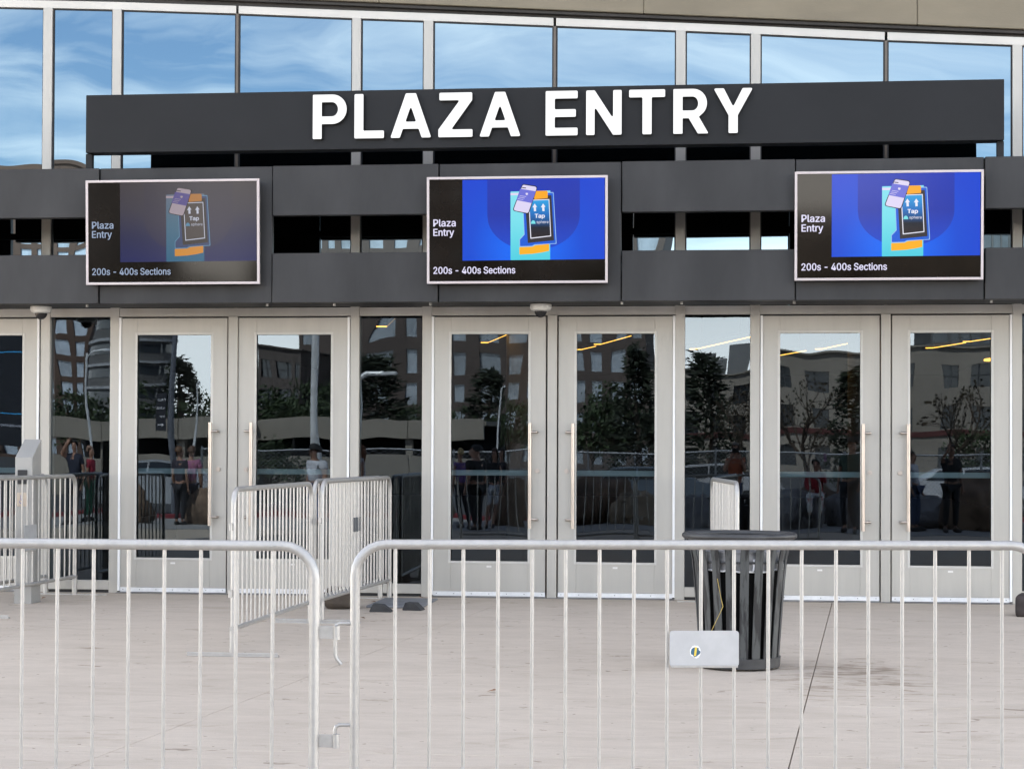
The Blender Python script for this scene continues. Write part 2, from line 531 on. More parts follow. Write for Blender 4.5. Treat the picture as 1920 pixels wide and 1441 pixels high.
# sidelights
for x0, x1 in bays:
    if x1-x0 > 1.2: continue
    zb0, zb1 = 0.028, 0.115
    MB().box(x0+0.001, x1-0.001, -0.045, 0.06, zb0, zb1).build('sidelight_rail', M_FRAME, bld, bevel=0.002)
    MB().box(x0+0.001, x1-0.001, -0.02, 0.06, 0.0, zb0-0.001).build('base_gap', M_BLACK, bld)
    pane_grid(x0+0.002, x1-0.002, zb1+0.001, Z_HEAD0-0.001, 0.0, random.choice((-1,1))*random.uniform(0.0003,0.0006)).build('sidelight_pane', M_GLASS, bld, smooth=True)

# doors
M_TRIM = mat('glazing_bead', (0.48,0.465,0.43), 0.4, 0.25, 0.04, 3)
M_PUSH = mat('pale_push_bar', (0.80,0.95,0.91), 0.4, 0.0, 0.05)
def make_door(px0, px1, gx0, gx1, gy0, gy1, hinge, bar, lock):
    """px: photo columns of leaf and glass; hinge 'l' or 'r'; bar/lock photo columns"""
    if isinstance(px0, float) or isinstance(px0, int):
        x0, x1, g0, g1 = [X(v,-0.035) for v in (px0, px1, gx0, gx1)]
        xb, xk = X(bar,-0.10), X(lock,-0.05)
    else:
        x0, x1, g0, g1, xb, xk = px0[1]
    z0, z1 = 0.012, Z_HEAD0-0.014
    h0, h1 = 0.330, 2.392
    mb = MB()
    ya, yb = -0.035, 0.012
    mb.box(x0, g0, ya, yb, z0+0.042, z1)
    mb.box(g1, x1, ya, yb, z0+0.042, z1)
    mb.box(g0+0.0005, g1-0.0005, ya+0.0008, yb-0.001, h1, z1-0.0005)
    mb.box(g0+0.0005, g1-0.0005, ya+0.0008, yb-0.001, z0+0.0425, h0)
    d = mb.build('door', M_FRAME, bld, bevel=0.0015)
    t = 0.022
    bd = MB()
    bd.box(g0-t, g0, ya-0.004, ya+0.03, h0-t, h1+t); bd.box(g1, g1+t, ya-0.004, ya+0.03, h0-t, h1+t)
    bd.box(g0+0.0003, g1-0.0003, ya-0.0038, ya+0.03, h1, h1+t-0.0004); bd.box(g0+0.0003, g1-0.0003, ya-0.0038, ya+0.03, h0-t+0.0004, h0)
    bd.build('glazing_bead', M_TRIM, d, bevel=0.0015)
    pane_grid(g0+0.0005, g1-0.0005, h0+0.0005, h1-0.0005, -0.012, random.choice((-1,1))*random.uniform(0.0002,0.0005)).build('door_glass', M_GLASS, d, smooth=True)
    # bright sweep along the foot and the hinge-side strip
    sw = MB(); sw.box(x0, x1, ya-0.006, yb, z0, z0+0.041)
    s_ = sw.build('sweep_strip', M_SILL, d, bevel=0.001)
    scm = MB().tube([(0, -0.0015, 0), (0, 0, 0)], 0.005, 6).mesh('screw', mat('grey_screw', (0.25,0.25,0.25), 0.4, 0.6))
    for k in range(7):
        xx = x0 + 0.03 + (x1-x0-0.06)*k/6
        q = link_mesh('screw', scm, d); q.location = (xx, ya-0.0061, z0+0.022)
    e0, e1 = (x0-0.022, x0-0.001) if hinge == 'l' else (x1+0.001, x1+0.022)
    MB().box(e0, e1, -0.048, -0.01, 0.02, z1+0.004).build('edge_strip', M_EDGE, d, bevel=0.001)
    # pull handle: bar with two stand-offs reaching sideways to the stile
    sg = 1 if xk > xb else -1
    hz0, hz1 = Z(990,-0.1), Z(793,-0.1)
    hb = MB(); hb.tube([(xb,-0.105,hz0),(xb,-0.105,hz1)], 0.0165, 12)
    h = hb.build('pull_handle', M_STEEL, d, smooth=True)
    for zz in (hz0+0.08, hz1-0.08):
        so = MB(); so.tube([(xb,-0.105,zz),(xb+sg*0.05,-0.105,zz),(xb+sg*0.058,-0.100,zz),(xb+sg*0.06,-0.085,zz),(xb+sg*0.06,-0.036,zz)], 0.012, 10)
        so.build('handle_mount', M_STEEL, d, smooth=True)
    lk = MB(); zl = 1.15
    lk.tube([(xk,-0.036,zl),(xk,-0.052,zl)], 0.021, 14); lk.tube([(xk,-0.052,zl),(xk,-0.056,zl)], [0.013,0.012], 12)
    lk.build('lock_cylinder', M_STEEL, d, smooth=True)
    pb = MB(); pb.box(g0-0.02, g1+0.02, 0.045, 0.10, 1.105, 1.155)
    pb.build('push_bar', M_PUSH, d, bevel=0.004)
    tg = MB(); xm = (g0+g1)/2; tg.box(xm-0.022, xm+0.022, ya-0.003, ya+0.001, h0-0.058, h0-0.042)
    tg.build('maker_tag', mat('silver_tag', (0.7,0.69,0.66), 0.35, 0.4), d, bevel=0.001)
    return d
DOORS = [(-127.,70.4,-98.,42.7,0,0,'r',48.,62.),
 (228.5,426.6,258.3,396.,0,0,'l',395.4,410.5),(447.5,652.0,481.7,621.,0,0,'r',472.,462.4),
 (814.5,1024.,846.7,991.,0,0,'l',994.3,1008.),(1047.5,1261.6,1081.7,1228.,0,0,'r',1075.,1062.8),
 (1430.7,1649.5,1462.8,1613.3,0,0,'l',1618.8,1631.4),(1672.3,1893.,1706.7,1858.5,0,0,'r',1703.5,1688.)]
DX = []
for a in DOORS[1:]:
    make_door(*a)
# the leaf cut by the left frame edge: same size as the others, no bar seen in view
wl = X(1893.,-0.035)-X(1672.3,-0.035)
xr = X(70.4,-0.035)
dg = X(70.4,-0.035)-X(42.7,-0.035)
make_door(('w',(xr-wl, xr, xr-wl+0.165, xr-dg, xr-wl+0.148, xr-wl+0.085)),0,0,0,0,0,'r',0,0)
xl = MXX[1][1]+0.026
make_door(('w',(xl, xl+wl-0.03, xl+0.16, xl+wl-0.19, xl+wl-0.15, xl+wl-0.10)),0,0,0,0,0,'l',0,0)
for k in (0,):
    off = P_
    a = DOORS[5]; b2 = DOORS[6]
    for q, hg in ((a,'l'),(b2,'r')):
        v = [X(q[j],-0.035)+off for j in (0,1,2,3)] + [X(q[7],-0.10)+off, X(q[8],-0.05)+off]
        make_door(('w',tuple(v)),0,0,0,0,0,hg,0,0)
# centre posts and dark reveals round every leaf
for pa, pb_ in ((428.6,446),(1027,1044.7),(1652,1670)):
    a, b_ = X(pa,-0.05), X(pb_,-0.05)
    MB().box(a, b_, -0.055, 0.09, 0.0, Z_HEAD0-0.001).build('door_post', M_FRAME, bld, bevel=0.002)
a = X(1652,-0.05)+P_; MB().box(a, a+0.085, -0.055, 0.09, 0, Z_HEAD0-0.001).build('door_post', M_FRAME, bld, bevel=0.002)
a = xl+wl-0.015; MB().box(a, xr-wl-0.012, -0.055, 0.09, 0, Z_HEAD0-0.001).build('door_post', M_FRAME, bld, bevel=0.002)
for x0, x1 in bays:
    if x1-x0 > 1.2:
        st = MB(); st.box(x0+0.001, x1-0.001, 0.014, 0.04, Z_HEAD0-0.05, Z_HEAD0-0.001)
        st.box(x0+0.001, x0+0.03, 0.014, 0.04, 0.02, Z_HEAD0-0.051); st.box(x1-0.03, x1-0.001, 0.014, 0.04, 0.02, Z_HEAD0-0.051)
        st.build('door_stop', M_BLACK, bld)
        MB().box(x0+0.001, x1-0.001, -0.10, 0.10, 0.001, 0.008).build('threshold', mat('dark_threshold',(0.22,0.21,0.2),0.5,0.4), bld, bevel=0.002)

# interior
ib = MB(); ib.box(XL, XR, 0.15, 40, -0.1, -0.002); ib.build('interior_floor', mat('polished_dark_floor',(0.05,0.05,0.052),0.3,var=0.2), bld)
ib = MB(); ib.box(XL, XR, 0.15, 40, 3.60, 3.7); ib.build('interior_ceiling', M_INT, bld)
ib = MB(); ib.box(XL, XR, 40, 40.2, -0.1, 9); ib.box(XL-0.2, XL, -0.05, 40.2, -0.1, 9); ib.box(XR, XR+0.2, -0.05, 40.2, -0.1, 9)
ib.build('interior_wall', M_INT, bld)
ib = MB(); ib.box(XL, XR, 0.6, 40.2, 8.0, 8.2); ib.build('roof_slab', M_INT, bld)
# interior columns
for xx, yy in ((-7.5,9),(-3.2,12),(1.8,9),(4.5,15)):
    MB().lathe([(0.3,0),(0.3,3.598)], 16, (xx,yy,0)).build('interior_column', mat('grey_column',(0.12,0.12,0.12),0.6), bld, smooth=True)

# concrete fascia, in front of and above the header
YFA = -0.075
def zf(x):
    a, b_ = at(640,2,YFA), at(1920,55,YFA)
    return a.z + (x-a.x)*(b_.z-a.z)/(b_.x-a.x)
M_FASC = mat('cast_concrete', (0.182,0.156,0.110), 0.8, var=0.10, scale=0.9, bump=0.12, bscale=35, stretch=(1,1,2.5))
fj = [X(1207,YFA,20), X(1720,YFA,40)]
dj = fj[1]-fj[0]
fx = [fj[0]-dj*k for k in range(5,0,-1)] + fj + [fj[1]+dj*k for k in range(1,4)]
for a, b_ in zip(fx[:-1], fx[1:]):
    a += 0.002; b_ -= 0.002
    MB().prism([(a,YFA,zf(a)),(b_,YFA,zf(b_)),(b_,YFA,zf(b_)+2.6),(a,YFA,zf(a)+2.6)], (0,0.25,0)).build('fascia_panel', M_FASC, bld, bevel=0.006)
a, b_ = fx[0], fx[-1]
MB().prism([(a,YFA+0.03,zf(a)+2.61),(b_,YFA+0.03,zf(b_)+2.61),(b_,YFA+0.03,zf(b_)+24),(a,YFA+0.03,zf(a)+24)], (0,6,0)).build('unseen_upper_wall', M_FASC, bld)  # unseen above the fascia, carried this high to keep the plaza in shade
M_UNDER = mat('brown_black_soffit', (0.03,0.026,0.022), 0.6, 0.2, 0.2)
sx = [a+(b_-a)*k/12 for k in range(13)]
MB().prism([(x,YFA+0.03,zf(x)-0.035) for x in (a,b_)] + [(x,YFA+0.03,zf(x)-0.003) for x in (b_,a)], (0,0.2,0)).build('drip_rail', M_UNDER, bld, bevel=0.004)
sf = MB()
for x0, x1 in zip(sx[:-1], sx[1:]):
    sf.prism([(x0,0.0,ztop(x0)+HH+0.004),(x1,0.0,ztop(x1)+HH+0.004),(x1,0.0,zf(x1)+0.1),(x0,0.0,zf(x0)+0.1)], (0,0.15,0))
sf.build('recess_backing', M_UNDER, bld)
MB().box(XL,XR,0.3,0.5,ztop(XL)+0.05,7.9).build('wall_core', M_INT, bld)

# ------------------------------------------------------------------ canopy in front of the doors
YC = -1.0
can = empty('entrance_canopy', (0, YC, 2.6), 'dark grey metal panelled canopy with a slot running above the doors', 'canopy')
zU1, zU0, zL1, zL0 = Z(305.5,YC), Z(400,YC), Z(471.5,YC), Z(565.5,YC)
jx = [X(v,YC,450) for v in (186.5, 511, 822.5, 1165.5, 1491, 1845.7)]
bx = [(jx[0]-4.6, jx[0]-1.55-0.0, 's'),(jx[0]-1.51, jx[0], 'b'),(jx[0],jx[1],'s'),(jx[1],jx[2],'b'),(jx[2],jx[3],'s'),(jx[3],jx[4],'b'),(jx[4],jx[5],'s'),
      (jx[5],jx[5]+1.47,'b'),(jx[5]+1.47,jx[5]+3.1,'s'),(jx[5]+3.1,jx[5]+4.7,'b')]
for a, b_, kd in bx:
    a += 0.004; b_ -= 0.004
    def pan(z0, z1, yo):
        q = MB(); q.box(a, b_, YC+yo, YC+0.07, z0, z1)
        q.build('canopy_panel', M_DARKPANEL, can, bevel=0.004)
    if kd == 's':
        pan(zL0, zU1, 0.0)
    else:
        pan(zU0, zU1, -0.022); pan(zL0, zL1, -0.022)
cxl, cxr = bx[0][0], bx[-1][1]
MB().box(cxl, cxr, YC+0.075, -0.09, zU1-0.03, zU1-0.005).build('canopy_roof', M_SOFFIT, can)
MB().box(cxl, cxr, YC+0.075, -0.35, zL0+0.012, zL0+0.03).build('canopy_soffit', M_SOFFIT, can)
MB().box(cxl, cxr, YC+0.075, YC+0.12, zU0+0.02, zU0+0.08).build('canopy_rail', M_SOFFIT, can)
MB().box(cxl, cxr, YC+0.075, YC+0.12, zL1-0.08, zL1-0.02).build('canopy_rail', M_SOFFIT, can)
for v in (85,214,304,665,800,1275,1416,1908):
    xx = X(v,-0.5)
    MB().box(xx-0.03, xx+0.03, YC+0.121, -0.076, zL0+0.031, zL0+0.09).build('canopy_bracket', M_SOFFIT, can)
M_BOLT = mat('pale_bolt', (0.5,0.5,0.48), 0.4, 0.5)
for v in (184,516,817,1170,1487,1850,640,1280):
    xx = X(v,-0.5,575)
    bt = MB(); bt.tube([(xx,-0.80,zL0+0.011),(xx,-0.80,zL0-0.012)], 0.012, 8); bt.build('bolt', M_BOLT, can)

# ------------------------------------------------------------------ sign
sg = empty('entry_sign', (X(1022,YC), YC, Z(274,YC)), 'long dark grey sign box with raised white PLAZA ENTRY letters', 'sign')
sx0, sx1, sz0, sz1 = X(161,YC-0.05,230), X(1883,YC-0.05,200), Z(275,YC-0.05), Z(164,YC-0.05)
MB().box(sx0, sx1, YC-0.05, YC+0.12, sz0, sz1).build('sign_box', M_SIGNBOX, sg, bevel=0.003)
for v in (166.5, 1876):
    xx = X(v,YC,295); MB().box(xx-0.028, xx+0.028, YC, YC+0.06, zU1+0.001, sz0-0.001).build('sign_post', M_SIGNBOX, sg, bevel=0.002)
M_LETTER = emit('lit_white_letter_face', (255,255,255), 1.15)
M_LSIDE = mat('dark_letter_return', (0.03,0.03,0.03), 0.5)

def rounded(poly, r, n=4):
    """round the corners of a closed 2D polygon"""
    o_ = []
    poly = [p for i, p in enumerate(poly) if (Vector(p)-Vector(poly[i-1])).length > 1e-6]
    k = len(poly)
    for i in range(k):
        p0, p1, p2 = Vector(poly[i-1]), Vector(poly[i]), Vector(poly[(i+1) % k])
        a = (p0-p1); b2 = (p2-p1)
        ang = a.angle(b2)
        if ang > 3.0 or r <= 0: o_.append(tuple(p1)); continue
        d = min(r/math.tan(ang/2), a.length*0.45, b2.length*0.45)
        s0 = p1 + a.normalized()*d; s1 = p1 + b2.normalized()*d
        for j in range(n+1):
            t = j/n
            q = s0*(1-t)**2 + p1*2*t*(1-t) + s1*t**2
            o_.append((q.x, q.y))
    return o_
def arc(cx, cy, rx, ry, a0, a1, n=14):
    return [(cx+rx*math.cos(R(a0+(a1-a0)*i/n)), cy+ry*math.sin(R(a0+(a1-a0)*i/n))) for i in range(n+1)]
def flat_curve(name, polys, depth, bev=0.0):
    """polygons (first outline, others holes) filled and extruded through a curve, returned as a mesh"""
    cu = bpy.data.curves.new(name, 'CURVE'); cu.dimensions = '2D'; cu.fill_mode = 'BOTH' if depth > 0 else 'FRONT'
    cu.extrude = depth/2; cu.bevel_depth = bev
    for pl in polys:
        s_ = cu.splines.new('POLY'); s_.points.add(len(pl)-1); s_.use_cyclic_u = True
        for p, q in zip(s_.points, pl): p.co = (q[0], q[1], 0, 1)
    o = bpy.data.objects.new(name, cu)
    me = bpy.data.meshes.new_from_object(o)
    bpy.data.objects.remove(o); bpy.data.curves.remove(cu)
    me.name = name
    return me
# capital letters, 1 unit tall, W wide, upright strokes T, level strokes H
T, H = 0.205, 0.172
def L_P(W):
    o_ = [(0,0),(T,0),(T,0.335),(W-0.33,0.335)] + arc(W-0.33,0.6675,0.33,0.3325,-90,90) + [(0,1)]
    h_ = [(T,0.335+H),(W-0.34,0.335+H)] + arc(W-0.34,0.6675,0.14,0.3325-H,-90,90) + [(T,1-H)]
    return [o_, h_]
def L_L(W): return [[(0,0),(W,0),(W,H),(T,H),(T,1),(0,1)]]
def L_A(W):
    c = W/2; k = (c-0.115)                    # slope of the legs: run over the full height
    o_ = [(0,0),(0.215,0),(0.215+k*0.20,0.20),(W-0.215-k*0.20,0.20),(W-0.215,0),(W,0),(c+0.115,1),(c-0.115,1)]
    h_ = [(0.215+k*0.36,0.36),(W-0.215-k*0.36,0.36),(c,0.215/1*0+0.36+(c-0.215-k*0.36)/k)]
    return [o_, h_]
def L_Z(W): return [[(0,0),(W,0),(W,H),(0.29,H),(W-0.01,1-H),(W-0.01,1),(0.02,1),(0.02,1-H),(W-0.29,1-H),(0,H)]]
def L_E(W): return [[(0,0),(W,0),(W,H),(T,H),(T,0.415),(W-0.04,0.415),(W-0.04,0.415+H),(T,0.415+H),(T,1-H),(W,1-H),(W,1),(0,1)]]
def L_N(W): return [[(0,0),(0.19,0),(0.19,0.64),(W-0.19,0),(W,0),(W,1),(W-0.19,1),(W-0.19,0.36),(0.19,1),(0,1)]]
def L_T(W): return [[(W/2-T/2,0),(W/2+T/2,0),(W/2+T/2,1-H),(W,1-H),(W,1),(0,1),(0,1-H),(W/2-T/2,1-H)]]
def L_R(W):
    o_ = [(0,0),(T,0),(T,0.345),(W-0.44,0.345),(W-0.235,0),(W,0),(W-0.215,0.375)] + arc(W-0.345,0.68,0.31,0.32,-55,90) + [(0,1)]
    h_ = [(T,0.345+H),(W-0.36,0.345+H)] + arc(W-0.36,0.6725,0.13,0.3275-H,-90,90) + [(T,1-H)]
    return [o_, h_]
def L_Y(W):
    c = W/2
    return [[(c-T/2,0),(c+T/2,0),(c+T/2,0.40),(W,1),(W-0.225,1),(c,0.585),(0.225,1),(0,1),(c-T/2,0.40)]]
LET = [(L_P,586.5,650),(L_L,664.5,720),(L_A,732,808.5),(L_Z,822,886),(L_A,899,976),(L_E,1023,1083),(L_N,1099,1165.5),(L_T,1179.5,1247),(L_R,1262.5,1328.5),(L_Y,1338,1411.5)]
YLT = YC-0.05-0.050
for fn, pa, pb_ in LET:
    xa, xb = X(pa,YLT,215), X(pb_,YLT,215)
    pm_ = (pa+pb_)/2
    top = 177.5 + (pm_-617)*(165.5-177.5)/(1375-617); bot = 260.5 + (pm_-617)*(249.5-260.5)/(1375-617)
    za, zb = at(pm_,bot,YLT).z, at(pm_,top,YLT).z
    szz = zb-za; sxx = szz
    polys = fn((xb-xa)/szz)
    pp = [rounded([(x*sxx, z*szz) for x, z in pl], 0.012 if len(pl) < 13 else 0.008) if True else pl for pl in polys]
    me = flat_curve('letter', pp, 0.045)
    rot = Matrix.Rotation(R(90), 4, 'X')
    me.transform(Matrix.Translation(Vector((xa, YLT+0.0225+0.001, za)) - OFF[sg.name]) @ rot)
    me.materials.append(M_LETTER); me.materials.append(M_LSIDE)
    for p in me.polygons:
        p.material_index = 0 if p.normal.y < -0.5 else 1
    o = link_mesh('letter', me, sg)
    cz, cx_ = (za+zb)/2, (xa+xb)/2
    # stand-offs to the box
    so = MB(); 
    bk = flat_curve('letter_backing', pp, 0.018)
    bk.transform(Matrix.Translation(Vector((xa, YC-0.05-0.0095, za)) - OFF[sg.name]) @ rot)
    bk.materials.append(M_LSIDE)
    b2 = link_mesh('letter_backing', bk, o)

# ------------------------------------------------------------------ the three displays
FONT = None
try:
    import os
    fp = os.path.join(bpy.utils.system_resource('DATAFILES', path='fonts'), 'Inter.woff2')
    FONT = bpy.data.fonts.load(fp)
except Exception:
    FONT = None
def text_mesh(name, s_, size, bold=0.0, sx_=1.0):
    cu = bpy.data.curves.new(name, 'FONT'); cu.body = s_; cu.size = size; cu.offset = 0.0; cu.fill_mode = 'FRONT'
    if FONT: cu.font = FONT
    o = bpy.data.objects.new(name, cu)
    me = bpy.data.meshes.new_from_object(o)
    bpy.data.objects.remove(o); bpy.data.curves.remove(cu)
    me.name = name
    if bold:                      # a heavier cut: two more copies a hair to either side, each a hair deeper
        vs_ = [tuple(v.co) for v in me.vertices]; fs_ = [tuple(p.vertices) for p in me.polygons]; n_ = len(vs_)
        V_, F_ = list(vs_), list(fs_)
        for q, (dx_, dy_) in enumerate(((bold,0),(-bold,0),(0,bold*0.7),(0,-bold*0.7))):
            b_ = len(V_); V_ += [(a+dx_, b+dy_, c-0.00006*(q+1)) for a, b, c in vs_]; F_ += [tuple(i+b_ for i in f_) for f_ in fs_]
        bpy.data.meshes.remove(me); me = bpy.data.meshes.new(name); me.from_pydata(V_, [], F_)
    return me
def grad_emit(name, stops, mode, k=1.0, cx=0, cz=0, rad=1.0):
    """screen picture: colour follows the local picture coordinates"""
    mt = bpy.data.materials.new(name); mt.use_nodes = True
    t = mt.node_tree; b = t.nodes['Principled BSDF']
    b.inputs['Base Color'].default_value = (0.01,0.01,0.012,1); b.inputs['Roughness'].default_value = 0.12
    b.inputs['Specular IOR Level'].default_value = 0.12
    tcn = t.nodes.new('ShaderNodeTexCoord'); sp = t.nodes.new('ShaderNodeSeparateXYZ')
    t.links.new(tcn.outputs['Object'], sp.inputs[0])
    if mode == 'radial':
        vv = t.nodes.new('ShaderNodeVectorMath'); vv.operation = 'DISTANCE'; vv.inputs[1].default_value = (cx, 0, cz)
        mul_ = t.nodes.new('ShaderNodeVectorMath'); mul_.operation = 'MULTIPLY'; mul_.inputs[1].default_value = (1,0,1)
        t.links.new(tcn.outputs['Object'], mul_.inputs[0]); t.links.new(mul_.outputs[0], vv.inputs[0])
        src = vv.outputs['Value']
    else:
        src = sp.outputs['Z']
    mr = t.nodes.new('ShaderNodeMapRange'); mr.inputs['From Min'].default_value = 0 if mode == 'radial' else cz
    mr.inputs['From Max'].default_value = rad if mode == 'radial' else cz+rad
    t.links.new(src, mr.inputs['Value'])
    rp = t.nodes.new('ShaderNodeValToRGB'); e = rp.color_ramp.elements
    e[0].position = 0; e[0].color = (*srgb(*stops[0]),1); e[1].position = 1; e[1].color = (*srgb(*stops[-1]),1)
    for i, s_ in enumerate(stops[1:-1]):
        q = e.new((i+1)/(len(stops)-1)); q.color = (*srgb(*s_),1)
    t.links.new(mr.outputs[0], rp.inputs[0]); t.links.new(rp.outputs[0], b.inputs['Emission Color'])
    b.inputs['Emission Strength'].default_value = k/2**EXPO
    return mt
_h = text_mesh('cap', 'H', 1.0)
CAPH = max(v.co.y for v in _h.vertices)
bpy.data.meshes.remove(_h)
M_TVFRAME = mat('satin_silver_bezel', (0.47,0.415,0.41), 0.4, 0.2, 0.04, 4)
M_TVBODY = mat('black_display_housing', (0.012,0.012,0.013), 0.5)
M_TVGLASS = mat('black_display_glass', (0.005,0.0035,0.0025), 0.06, var=0.3, spec=0.16)
TVW, TVH = 1.55, 0.91
def make_display(px, pz, label, dim):
    x0 = X(px, -1.12, 430); z0 = at(px+160, pz, -1.12).z
    YF = -1.115
    root = empty('display_screen', (x0, YF, z0), label, 'display', 'wall displays above the doors')
    root.rotation_euler = (R(2.2), 0, 0)      # the set leans forward a little
    MB().box(x0+0.012, x0+TVW-0.012, YF+0.012, YC-0.024, z0+0.012, z0+TVH-0.012).build('housing', M_TVBODY, root, bevel=0.004)
    fr = MB(); b_ = 0.0205
    def mit(pts): fr.prism(pts, (0,0.03,0))
    a0,a1,c0,c1 = x0, x0+TVW, z0, z0+TVH
    y = YF-0.006
    mit([(a0,y,c0),(a1,y,c0),(a1-b_,y,c0+b_),(a0+b_,y,c0+b_)]); mit([(a0,y,c1),(a0+b_,y,c1-b_),(a1-b_,y,c1-b_),(a1,y,c1)])
    mit([(a0,y,c0),(a0+b_,y,c0+b_),(a0+b_,y,c1-b_),(a0,y,c1)]); mit([(a1,y,c0),(a1,y,c1),(a1-b_,y,c1-b_),(a1-b_,y,c0+b_)])
    fr.build('bezel', M_TVFRAME, root, bevel=0.0012)
    pn = MB(); pn.box(a0+b_, a1-b_, YF+0.004, YF+0.011, c0+b_, c1-b_)
    disp = pn.build('display_panel', M_TVGLASS, root)
    # picture: coordinates of the enlarged photograph, 1803 x 1050 units for the whole set
    U = lambda u: (u-5)/1803*TVW
    V = lambda v: (1122-v)/1050*TVH
    lay = [0]
    def shape(name, pts, m_, rad=0.0, holes=()):
        lay[0] += 1
        pp = [rounded([(U(u), V(v)) for u, v in pl], rad) if rad else [(U(u), V(v)) for u, v in pl] for pl in [pts]+list(holes)]
        me = flat_curve(name, pp, 0.0)
        me.transform(Matrix.Translation((0, 0.004-0.00045*lay[0], 0)) @ Matrix.Rotation(R(90),4,'X'))
        me.materials.append(m_)
        return link_mesh(name, me, disp)
    def words(name, s_, u, v, hgt, width, m_, bold=0.016):
        lay[0] += 1
        me = text_mesh(name, s_, 1.0, bold)
        xs_ = [q.co.x for q in me.vertices]; ys_ = [q.co.y for q in me.vertices]
        wd = max(xs_)-min(xs_)
        kx = (U(u+width)-U(u))/wd; ky = (V(v-hgt)-V(v))/CAPH     # cap height of the face
        me.transform(Matrix.Translation((U(u), 0.004-0.00045*lay[0], V(v))) @ Matrix.Rotation(R(90),4,'X') @ Matrix.Diagonal((kx,ky,1,1)) @ Matrix.Translation((-min(xs_),0,0)))
        me.materials.append(m_)
        return link_mesh(name, me, disp)
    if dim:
        tag_ = 'dim_'  # a brown reflection on the glass is painted into these picture gradients
        mbg = grad_emit('dim_blue_with_reflection', [(16,23,82),(26,28,66),(50,46,57),(54,48,50)], 'z', 1, 0, 0.17, 0.72)
        mu_ = grad_emit('dim_arch_with_reflection', [(24,28,72),(46,42,60),(50,45,52)], 'z', 1, 0, 0.17, 0.72)
        mc = grad_emit('dim_turquoise_with_reflection', [(20,88,120),(58,96,118),(92,96,112)], 'z', 1, 0, 0.17, 0.72); me_ = emit('dim_outline', (86,130,160)); mb2 = emit('dim_reader_blue', (42,58,96))
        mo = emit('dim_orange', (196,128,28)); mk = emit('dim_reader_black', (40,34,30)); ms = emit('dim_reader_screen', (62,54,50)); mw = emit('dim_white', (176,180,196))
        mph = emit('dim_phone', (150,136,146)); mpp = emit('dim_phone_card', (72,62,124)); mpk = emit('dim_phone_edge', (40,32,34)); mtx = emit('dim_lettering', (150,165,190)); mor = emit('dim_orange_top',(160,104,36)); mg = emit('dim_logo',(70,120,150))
    else:
        mbg = grad_emit('picture_blue', [(0,112,255),(0,98,238),(0,74,212),(8,66,208)], 'radial', 1, 0.86, 0.30, 0.72)
        mu_ = grad_emit('picture_arch', [(18,70,205),(24,50,168),(22,52,178)], 'z', 1, 0, 0.28, 0.60)
        mc = grad_emit('turquoise', [(70,205,224),(120,224,236),(138,224,240)], 'z', 1, 0, 0.17, 0.72); me_ = emit('picture_outline', (150,190,240)); mb2 = emit('reader_blue', (18,92,214))
        mo = emit('picture_orange', (252,178,14)); mk = emit('reader_black', (48,44,46)); ms = grad_emit('reader_screen', [(44,32,26),(14,22,34),(20,110,190),(40,160,225)], 'z', 1, 0, 0.36, 0.34); mw = emit('picture_white', (236,236,250))
        mph = emit('phone_white', (222,214,244)); mpp = emit('phone_card', (108,112,214)); mpk = emit('phone_edge', (34,30,44)); mtx = emit('screen_lettering', (232,228,255)); mor = emit('picture_orange_top',(250,170,20)); mg = emit('picture_logo',(120,224,232))
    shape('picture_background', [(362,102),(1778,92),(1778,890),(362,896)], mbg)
    ar = [(611,102),(1532,94),(1532,455)] + [(1071+461*math.cos(R(a)), 455+345*math.sin(R(a))) for a in range(8,176,8)] + [(611,455)]
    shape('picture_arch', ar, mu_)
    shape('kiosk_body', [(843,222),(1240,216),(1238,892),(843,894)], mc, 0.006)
    shape('kiosk_shade', [(843,236),(940,236),(940,258),(843,258)], mph)
    shape('reader_outline', [(960,232),(1272,232),(1302,738),(1085,748),(1060,762),(932,766),(932,690),(978,640)], me_, 0.008)
    shape('reader_body', [(966,240),(1266,240),(1294,732),(1083,741),(1057,755),(938,758),(938,694),(984,645)], mb2, 0.008)
    shape('reader_bezel', [(985,268),(1250,262),(1277,704),(1016,728)], mk, 0.003)
    shape('orange_band', [(932,768),(1060,764),(1090,750),(1228,738),(1228,806),(1150,822),(1060,834),(932,840)], mo, 0.004)
    shape('orange_top', [(1080,218),(1205,218),(1214,230),(1214,290),(1080,300)], mor, 0.004)
    shape('reader_outline', [(1022,306),(1230,300),(1248,664),(1042,686)], mw)
    shape('reader_screen', [(1030,313),(1223,308),(1240,656),(1050,676)], ms)
    for ux in (1086,1170):
        shape('arrow', [(ux-9,418),(ux+13,416),(ux+10,376),(ux+22,376),(ux-2,342),(ux-24,380),(ux-11,379)], mw)
    words('lettering', 'Tap', 1084, 482, 38, 102, mw, 0.03)
    words('lettering', 'sphere', 1104, 536, 27, 118, mw, 0.0)
    shape('logo', [(1047,540)] + [(1070-23*math.cos(R(a)), 540-34*math.sin(R(a))) for a in range(15,180,15)] + [(1093,540)], mg)
    shape('phone_edge', [(962,148),(1116,172),(1026,446),(862,410)], mpk, 0.022)
    shape('phone_screen', [(966,156),(1108,180),(1020,436),(872,406)], mph, 0.018)
    shape('phone_card', [(940,196),(1096,222),(1056,338),(902,306)], mpp)
    shape('phone_notch', [(960,180),(1000,186),(997,194),(957,188)], mpk)
    shape('phone_emblem', [(996,236),(1020,239),(1016,256),(1003,260),(994,250)], mph, 0.003)
    for j in range(3):
        shape('phone_line', [(932-j*10+4,262+j*15),(1000-j*14,272+j*15),(999-j*14,276+j*15),(931-j*10+4,266+j*15)], mph)
    words('lettering', 'Plaza', 70, 558, 68, 226, mtx)
    words('lettering', 'Entry', 70, 650, 68, 210, mtx)
